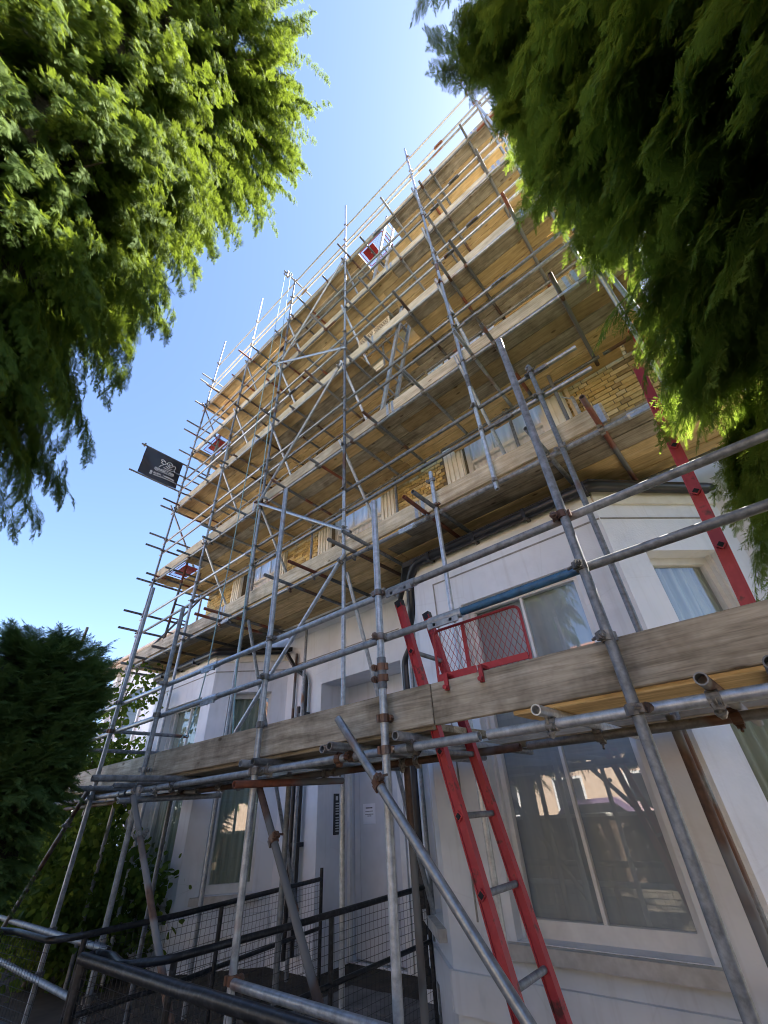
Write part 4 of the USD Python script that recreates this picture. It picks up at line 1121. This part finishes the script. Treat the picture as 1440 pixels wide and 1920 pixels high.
def conifer(name, label, cat, axis, profile, n, seed, leaf, droop=0.5, clip=None, plumes=3, size=(0.7, 1.25), lump=0.28, out=0.8, base_z=0.0, group=None, core=0.5, wide=1.0, pd=0.3, branch=1.2, per=13, extra=(), spread=(0.35, 0.95), ragged=0.18):
    rng = np.random.default_rng(seed)
    zs, rs = np.array([p[0] for p in profile]), np.array([p[1] for p in profile])
    root = thing(name, label, cat, (axis[0], axis[1], base_z), group)
    loc = LOC[root]
    top = zs[-1]
    tp = [np.array([axis[0] + 0.05 * math.sin(z), axis[1] + 0.05 * math.cos(z * 1.3), z]) for z in np.linspace(base_z, top - 0.3, 9)]
    part(root, 'trunk', tapered(tp, np.linspace(0.17, 0.03, 9), 10), 'bark', True)
    # limbs
    limbs = []
    for k in range(34):
        z = rng.uniform(zs[0] + 0.2, top - 1.0); th = rng.uniform(0, 2 * math.pi); R = np.interp(z, zs, rs) * 0.75
        a = np.array([axis[0], axis[1], z - 0.3]); b = a + np.array([math.cos(th) * R, math.sin(th) * R, 0.35])
        if clip is not None and not clip(b, np.array([math.cos(th), math.sin(th), 0])):
            continue
        limbs.append(tapered([a, (a + b) / 2 + [0, 0, 0.1], b], [0.035, 0.022, 0.008], 6))
    part(root, 'limbs', limbs, 'bark', True, kind='stuff')
    # shaded heart of dead twigs
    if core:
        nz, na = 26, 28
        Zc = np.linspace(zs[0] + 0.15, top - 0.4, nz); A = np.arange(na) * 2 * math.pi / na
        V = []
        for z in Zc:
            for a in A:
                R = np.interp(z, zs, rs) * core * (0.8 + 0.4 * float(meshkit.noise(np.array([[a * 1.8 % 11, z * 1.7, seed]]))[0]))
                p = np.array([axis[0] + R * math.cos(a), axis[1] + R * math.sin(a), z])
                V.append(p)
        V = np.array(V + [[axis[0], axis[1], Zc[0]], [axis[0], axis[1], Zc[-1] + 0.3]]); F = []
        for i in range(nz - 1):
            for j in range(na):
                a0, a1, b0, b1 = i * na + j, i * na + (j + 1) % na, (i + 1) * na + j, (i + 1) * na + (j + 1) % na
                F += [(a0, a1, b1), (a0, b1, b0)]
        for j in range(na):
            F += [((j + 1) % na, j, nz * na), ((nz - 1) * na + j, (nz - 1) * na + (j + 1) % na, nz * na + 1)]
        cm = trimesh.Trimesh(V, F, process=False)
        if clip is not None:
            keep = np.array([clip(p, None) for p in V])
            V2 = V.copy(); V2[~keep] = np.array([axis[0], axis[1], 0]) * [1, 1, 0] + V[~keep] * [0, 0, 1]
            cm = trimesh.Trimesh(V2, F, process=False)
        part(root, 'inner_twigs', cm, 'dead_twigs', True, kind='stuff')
    items = []
    tries = made = 0
    zc = np.linspace(zs[0], top, 200); wgt = np.interp(zc, zs, rs) + 0.15; cum = np.cumsum(wgt) / wgt.sum()
    while made < n + len(extra) and tries < n * 8:
        tries += 1
        z = float(np.interp(rng.uniform(), cum, zc)); th = rng.uniform(0, 2 * math.pi)
        lumpv = float(meshkit.fbm(np.array([[math.cos(th) * 2.2 + 5, math.sin(th) * 2.2 + 5, z * 0.9 + seed]]), 3)[0])
        deep = rng.uniform() < 0.35
        R = np.interp(z, zs, rs) * (1 - lump * max(0.0, 0.62 - lumpv) * 2.2) * (rng.uniform(0.62, 0.86) if deep else 0.88 + ragged * rng.beta(1.6, 2.6))
        rad = np.array([math.cos(th), math.sin(th), 0.0])
        tip = np.array([axis[0], axis[1], z]) + rad * R
        if made < len(extra):
            tip = np.array(extra[made], float); rad = tip - np.array([axis[0], axis[1], tip[2]]); rad /= np.linalg.norm(rad)
        L = branch * rng.uniform(0.75, 1.3)
        side = np.array([-rad[1], rad[0], 0.0])
        back = rad * out + side * rng.normal(0, 0.22) + np.array([0, 0, -droop * rng.uniform(0.5, 1.3)])
        if z > top - 1.2 and made >= len(extra):
            back += np.array([0, 0, 1.2])
        back /= np.linalg.norm(back)
        if clip is not None and made >= len(extra) and not clip(tip, back):
            continue
        made += 1
        roll = rng.normal(0, 0.35)
        for q in range(per):
            t = 0.12 + 0.88 * q / (per - 1)
            p = tip - back * L * (1 - t) + np.array([0, 0, 0.12 * L * math.sin(math.pi * t)])
            sd = 1 if q % 2 else -1
            sc = rng.uniform(*size) * (1.0 - 0.35 * t)
            an = rng.uniform(*spread) * (0.15 if q == per - 1 else 1.0)
            d = back * math.cos(an) + side * sd * math.sin(an) + np.array([0, 0, -0.25 * droop + rng.normal(0, 0.12)])
            p = p - d * sc * 0.30
            zn = np.array([0, 0, 1.0]) + rad * 0.3 + side * (roll + rng.normal(0, 0.25))
            if clip is not None and not clip(p + d / np.linalg.norm(d) * sc * 0.5, d):
                continue
            items.append((p, quat_from(d, zn), sc, rng.integers(0, plumes)))
    ms = [plume(rng, rng.uniform(0.46, 0.56), 11, pd, wide) for _ in range(plumes)]
    instancer(numbered(root, 'crown'), loc, ms, [leaf] * plumes, items)
    return root


conifer('conifer_tree', 'tall feathery conifer filling the upper left, its top sunlit', 'tree', (-4.6, -1.7),
        [(1.9, 1.4), (2.3, 2.1), (3.0, 2.2), (4.3, 2.2), (6.0, 2.2), (7.0, 2.28), (8.0, 2.36), (9.5, 2.46), (11.0, 2.65), (12.5, 2.95), (14.5, 3.55), (16.0, 3.9), (17.0, 3.2), (17.8, 1.0)], 3300, 3, 'conifer_leaf', 0.78, size=(0.65, 1.05), branch=1.5, per=19, pd=0.5, wide=0.75, lump=0.3, spread=(0.2, 0.6), ragged=0.28)


def clip_right(p, d):
    x, y, z = p
    if y > (2.8 if z > 3.4 else 3.05) and x < 2.6:
        return False
    if z < 3.0 and y < 2.24:
        return False
    if abs(x) < 0.75 and abs(y) < 0.75 and z < 3.5:
        return False
    return True


conifer('conifer_tree', 'dark dense conifer filling the upper right, backlit leaves along its edge', 'tree', (2.4, 1.9),
        [(2.2, 1.5), (2.6, 2.1), (3.0, 2.22), (3.5, 2.2), (4.5, 2.22), (5.5, 2.24), (6.5, 2.28), (7.4, 2.28), (8.2, 2.1), (9.0, 1.4), (9.7, 0.3)], 2300, 5, 'conifer_leaf_deep', 0.5, clip=clip_right, size=(0.65, 1.05), branch=0.9, lump=0.2,
        extra=[[0.16, 0.55, 6.4], [0.14, 0.73, 6.4], [0.07, 0.93, 6.4], [0.34, 0.8, 6.4], [0.3, 1.06, 6.4], [0.33, 1.27, 6.4], [0.22, 0.91, 6.4], [0.18, 2.55, 2.39], [0.32, 2.61, 2.55], [0.31, 2.67, 2.77], [0.47, 2.73, 2.92], [0.36, 2.79, 3.1], [0.36, 2.77, 3.0], [0.34, 2.63, 2.76], [0.32, 2.72, 3.02], [0.31, 2.81, 2.91], [0.42, 2.89, 2.87], [0.37, 2.99, 3.13], [0.36, 2.9, 2.88], [0.34, 2.87, 3.08], [0.46, 2.99, 3.24], [0.37, 3.0, 2.95], [0.31, 2.78, 2.66], [0.45, 3.02, 2.96], [0.49, 2.66, 2.95], [0.31, 2.8, 2.92], [0.44, 2.83, 2.99], [0.41, 2.86, 3.05], [0.28, 2.2, 3.57], [0.29, 2.15, 3.29], [0.21, 2.25, 3.29], [0.28, 2.15, 3.07], [0.36, 2.1, 3.34], [0.36, 2.1, 3.17], [0.21, 2.25, 3.16], [0.27, 2.97, 2.45], [0.34, 3.03, 2.82]])
conifer('clipped_conifer', 'low clipped dark green conifer hedge at the lower left, touching the boards', 'hedge', (-5.55, 1.0),
        [(0.9, 0.5), (1.4, 0.66), (2.0, 0.74), (2.6, 0.76), (2.95, 0.76), (3.15, 0.68), (3.27, 0.2)], 800, 9, 'hedge_leaf', 0.10, size=(0.4, 0.65), lump=0.08, core=0.6, branch=0.45, per=11)
#SECTION_BROAD
# ------------------------------------------------------------------ broad leaved climber at the left end
def leaf_cluster(rng, n=16, spread=0.26, size=0.085):
    V, F = [], []
    for k in range(n):
        c = rng.normal(0, spread * 0.5, 3)
        d = rng.normal(0, 1, 3); d[2] -= 0.6; d /= np.linalg.norm(d)
        nr = rng.normal(0, 0.7, 3) + np.array([0, -0.3, 0.8]); nr -= d * (nr @ d); nr /= np.linalg.norm(nr); s = np.cross(nr, d)
        L = size * rng.uniform(0.6, 1.25); o = len(V)
        for u, wv, h in ((0, 0, 0), (0.18, 0.40, 0.03), (0.5, 0.48, 0.05), (0.8, 0.25, 0.02), (1.0, 0, -0.05), (0.8, -0.25, 0.02), (0.5, -0.48, 0.05), (0.18, -0.40, 0.03), (0.45, 0, -0.02)):
            V.append(c + d * L * u + s * L * wv + nr * L * h)
        for q in range(8):
            F.append((o + 8, o + q, o + (q + 1) % 8))
        if k:
            e = len(V); V += [c, c + [0.003, 0, 0], np.zeros(3)]; F.append((e, e + 1, e + 2))
    return trimesh.Trimesh(np.array(V), F, process=False)


def shrub(name, label, loc, blobs, n, seed, stems, cat='shrub'):
    rng = np.random.default_rng(seed)
    root = thing(name, label, cat, loc)
    st = []
    for s in stems:
        st.append(tapered([np.array(p, float) for p in s], np.linspace(0.035, 0.008, len(s)), 7))
    part(root, 'stems', st, 'bark', True, kind='stuff')
    items = []
    vol = np.array([b[1][0] * b[1][1] * b[1][2] for b in blobs]); pr = vol / vol.sum()
    for k in range(n):
        b = blobs[rng.choice(len(blobs), p=pr)]
        u = rng.normal(0, 1, 3); u /= np.linalg.norm(u); u *= rng.uniform(0.25, 1.0) ** 0.5
        p = np.array(b[0]) + u * np.array(b[1])
        items.append((p, quat_from(rng.normal(0, 1, 3), np.array([0, 0, 1.0]) + rng.normal(0, 0.4, 3)), rng.uniform(0.8, 1.3), rng.integers(0, 3)))
    instancer(numbered(root, 'foliage'), LOC[root], [leaf_cluster(rng) for _ in range(3)], ['broad_leaf'] * 3, items)


shrub('climbing_shrub', 'loose broad leaved climber against the sky, left of the far bay', (-9.6, 3.0, 0),
      [((-9.4, 3.0, 2.9), (0.8, 0.5, 1.0)), ((-9.9, 3.3, 2.0), (0.9, 0.6, 1.0)), ((-9.0, 3.3, 3.6), (0.5, 0.4, 0.6)), ((-10.4, 3.0, 1.3), (1.0, 0.7, 1.0))], 190, 21,
      [[(-9.6, 3.3, 0), (-9.5, 3.2, 1.5), (-9.2, 3.1, 3.0), (-8.9, 3.2, 4.1)], [(-9.9, 3.2, 0), (-10.1, 3.2, 1.4), (-9.8, 3.2, 3.0)]])
shrub('leafy_shrub', 'yellow green leafy shrub low behind the tubes at the bottom left', (-8.3, 2.6, 0),
      [((-8.2, 2.7, 0.9), (1.0, 0.6, 0.8)), ((-9.0, 3.2, 0.8), (1.1, 0.7, 0.8)), ((-7.6, 3.4, 0.7), (0.6, 0.5, 0.7))], 380, 22, [[(-8.3, 2.7, 0), (-8.2, 2.7, 1.2)], [(-9.0, 3.2, 0), (-9.1, 3.1, 1.1)]])
shrub('leafy_shrub', 'dark leafy shrub under the low boards beside the far bay', (-8.0, 3.2, 0),
      [((-10.8, 4.0, 1.6), (1.2, 0.8, 1.6)), ((-11.6, 3.0, 1.2), (1.0, 0.9, 1.3))], 380, 23, [[(-10.8, 4.0, 0), (-10.8, 4.0, 2.2)], [(-11.6, 3.0, 0), (-11.6, 3.0, 1.8)]])

#SECTION_FAR
# ------------------------------------------------------------------ neighbour at the left
nb = thing('neighbour_house', 'pale neighbouring house with tiled roof beyond the left end of the scaffold', 'house', (-14.5, 7.0, 0))
part(nb, 'wall', bx(-16.3, -11.6, 5.3, 12.0, 0, 5.75), 'white_render')
for x in (-16.36, -15.6):
    part(nb, 'corner_pilaster', bx(x, x + 0.28, 5.18, 5.299, 0, 5.75), 'white_trim')
wn = part(nb, 'window', [bx(-14.9, -14.82, 5.25, 5.298, 3.4, 5.0), bx(-13.88, -13.8, 5.25, 5.298, 3.4, 5.0), bx(-14.82, -13.88, 5.25, 5.298, 4.92, 5.0), bx(-14.82, -13.88, 5.25, 5.298, 3.4, 3.48)], 'white_trim')
part(wn, 'pane', bx(-14.82, -13.88, 5.28, 5.296, 3.48, 4.92), 'black_plastic')
part(nb, 'soffit', bx(-16.75, -11.4, 4.85, 12.2, 5.755, 5.83), 'soffit_paint')
rf = trimesh.Trimesh([(-16.8, 4.8, 5.84), (-11.3, 4.8, 5.84), (-11.3, 12.3, 5.84), (-16.8, 12.3, 5.84), (-13.6, 7.2, 7.5), (-13.6, 10.0, 7.5)], [(0, 1, 4), (1, 2, 5), (1, 5, 4), (2, 3, 5), (3, 0, 4), (3, 4, 5), (0, 2, 1), (0, 3, 2)], process=False)
part(nb, 'roof', rf, 'roof_tile')
part(nb, 'gutter', [tube((-16.8, 4.78, 5.86), (-11.3, 4.78, 5.86), 0.05, 8, False), tube((-16.82, 4.8, 5.86), (-16.82, 12.3, 5.86), 0.05, 8, False)], 'soffit_paint', 40)
tl = []
for k in range(9):
    t = k / 9
    a = np.array([-16.8, 4.8, 5.84]) * (1 - t) + np.array([-13.6, 7.2, 7.5]) * t; b = np.array([-11.3, 4.8, 5.84]) * (1 - t) + np.array([-13.6, 7.2, 7.5]) * t
    x = a[0]
    while x < b[0] - 0.05:
        x1 = min(x + 0.24, b[0])
        m = bx(x + 0.01, x1 - 0.01, a[1] - 0.02, a[1] + 0.27, a[2] + 0.0, a[2] + 0.03); v = m.vertices.copy(); v[:, 2] += (v[:, 1] - a[1]) * 0.69; m.vertices = v
        tl.append(m); x = x1
for m in tl[:200]:
    part(nb, 'roof_tile', m, 'roof_tile')

# ------------------------------------------------------------------ behind the photographer: what the windows mirror and what throws light back
gw = thing('garden_wall', 'low brick garden wall along the pavement, mirrored in the bay window', 'wall', (-2, -4.6, 0))
part(gw, 'wall', bx(-16, 12, -4.75, -4.52, 0, 1.15), 'brick_dark'); part(gw, 'coping', chamfered(-16, 12, -4.80, -4.47, 1.151, 1.22, 0.01), 'stone_sill')
oh = thing('opposite_house', 'sunlit pinkish brick house across the street, mirrored in the bay window', 'house', (-4, -17, 0))
part(oh, 'wall', bx(-22, 16, -20, -16, 0, 6.4), 'brick_pink')
orf = trimesh.Trimesh([(-22.3, -15.6, 6.4), (16.3, -15.6, 6.4), (16.3, -20.4, 6.4), (-22.3, -20.4, 6.4), (-22.3, -18, 8.8), (16.3, -18, 8.8)], [(0, 1, 5), (0, 5, 4), (2, 3, 4), (2, 4, 5), (1, 2, 5), (3, 0, 4), (0, 2, 1), (0, 3, 2)], process=False)
part(oh, 'roof', orf, 'roof_tile')
for x in np.arange(-20, 15, 3.4):
    for z in (0.9, 3.8):
        ww = part(oh, 'window', [bx(x, x + 1.5, -16, -15.95, z, z + 1.5)], 'white_trim')
        part(ww, 'pane', bx(x + 0.1, x + 1.4, -15.95, -15.94, z + 0.1, z + 1.4), 'black_plastic')
for k, (x, y, h, lab) in enumerate(((-8.4, -3.6, 4.4, 'bushy conifer on a bare trunk behind the photographer, first from the left'), (-5.9, -4.2, 4.4, 'bushy conifer on a bare trunk behind the photographer, second from the left'), (-2.2, -3.9, 4.4, 'bushy conifer on a bare trunk behind the photographer, third from the left'), (0.2, -3.7, 4.4, 'bushy conifer on a bare trunk behind the photographer, fourth from the left'), (2.6, -3.5, 4.4, 'bushy conifer on a bare trunk behind the photographer, last on the right'))):
    conifer('conifer_tree', lab, 'tree', (x, y), [(1.8, 0.6), (2.3, 1.25), (3.0, 1.2), (h, 0.3)], 200, 40 + k, 'conifer_leaf_deep', 0.5, size=(0.9, 1.4), plumes=2)
for y, lab in ((-1.4, 'clipped conifer hedge on the right boundary, nearer the street'), (1.2, 'clipped conifer hedge on the right boundary, middle'), (3.9, 'clipped conifer hedge on the right boundary, against the house')):
    conifer('clipped_conifer', lab, 'hedge', (4.9, y), [(0.1, 1.0), (0.8, 1.3), (2.2, 1.4), (3.2, 1.2), (3.8, 0.2)], 260, 60 + int(y), 'hedge_leaf', 0.2, size=(0.8, 1.2), plumes=2, branch=0.7, core=0.8)
# parked car
car = thing('parked_car', 'small mauve car parked in the street, mirrored in the bay window', 'car', (-5.5, -8.2, 0))
prof = Polygon([(0, 0.35), (0.05, 0.75), (0.9, 0.92), (1.5, 1.42), (2.9, 1.45), (3.6, 1.0), (4.0, 0.92), (4.05, 0.4), (3.75, 0.3), (0.3, 0.28)])
m = trimesh.creation.extrude_polygon(prof.buffer(0.06), 1.55, engine='earcut'); v = m.vertices.copy(); m.vertices = np.c_[-7.5 + v[:, 0], -9.0 + v[:, 2], v[:, 1]]
if m.volume < 0:
    m.invert()
part(car, 'body', m, 'car_paint', 30)
g = Polygon([(1.05, 0.97), (1.55, 1.36), (2.85, 1.39), (3.4, 1.0)])
m = trimesh.creation.extrude_polygon(g, 1.60, engine='earcut'); v = m.vertices.copy(); m.vertices = np.c_[-7.5 + v[:, 0], -9.025 + v[:, 2], v[:, 1]]
if m.volume < 0:
    m.invert()
part(car, 'side_window', m, 'black_plastic')
for x in (-6.75, -4.25):
    for y in (-9.0, -7.6):
        part(car, 'wheel', tube((x, y - 0.1, 0.31), (x, y + 0.1, 0.31), 0.31, 18, False), 'tyre', 40)
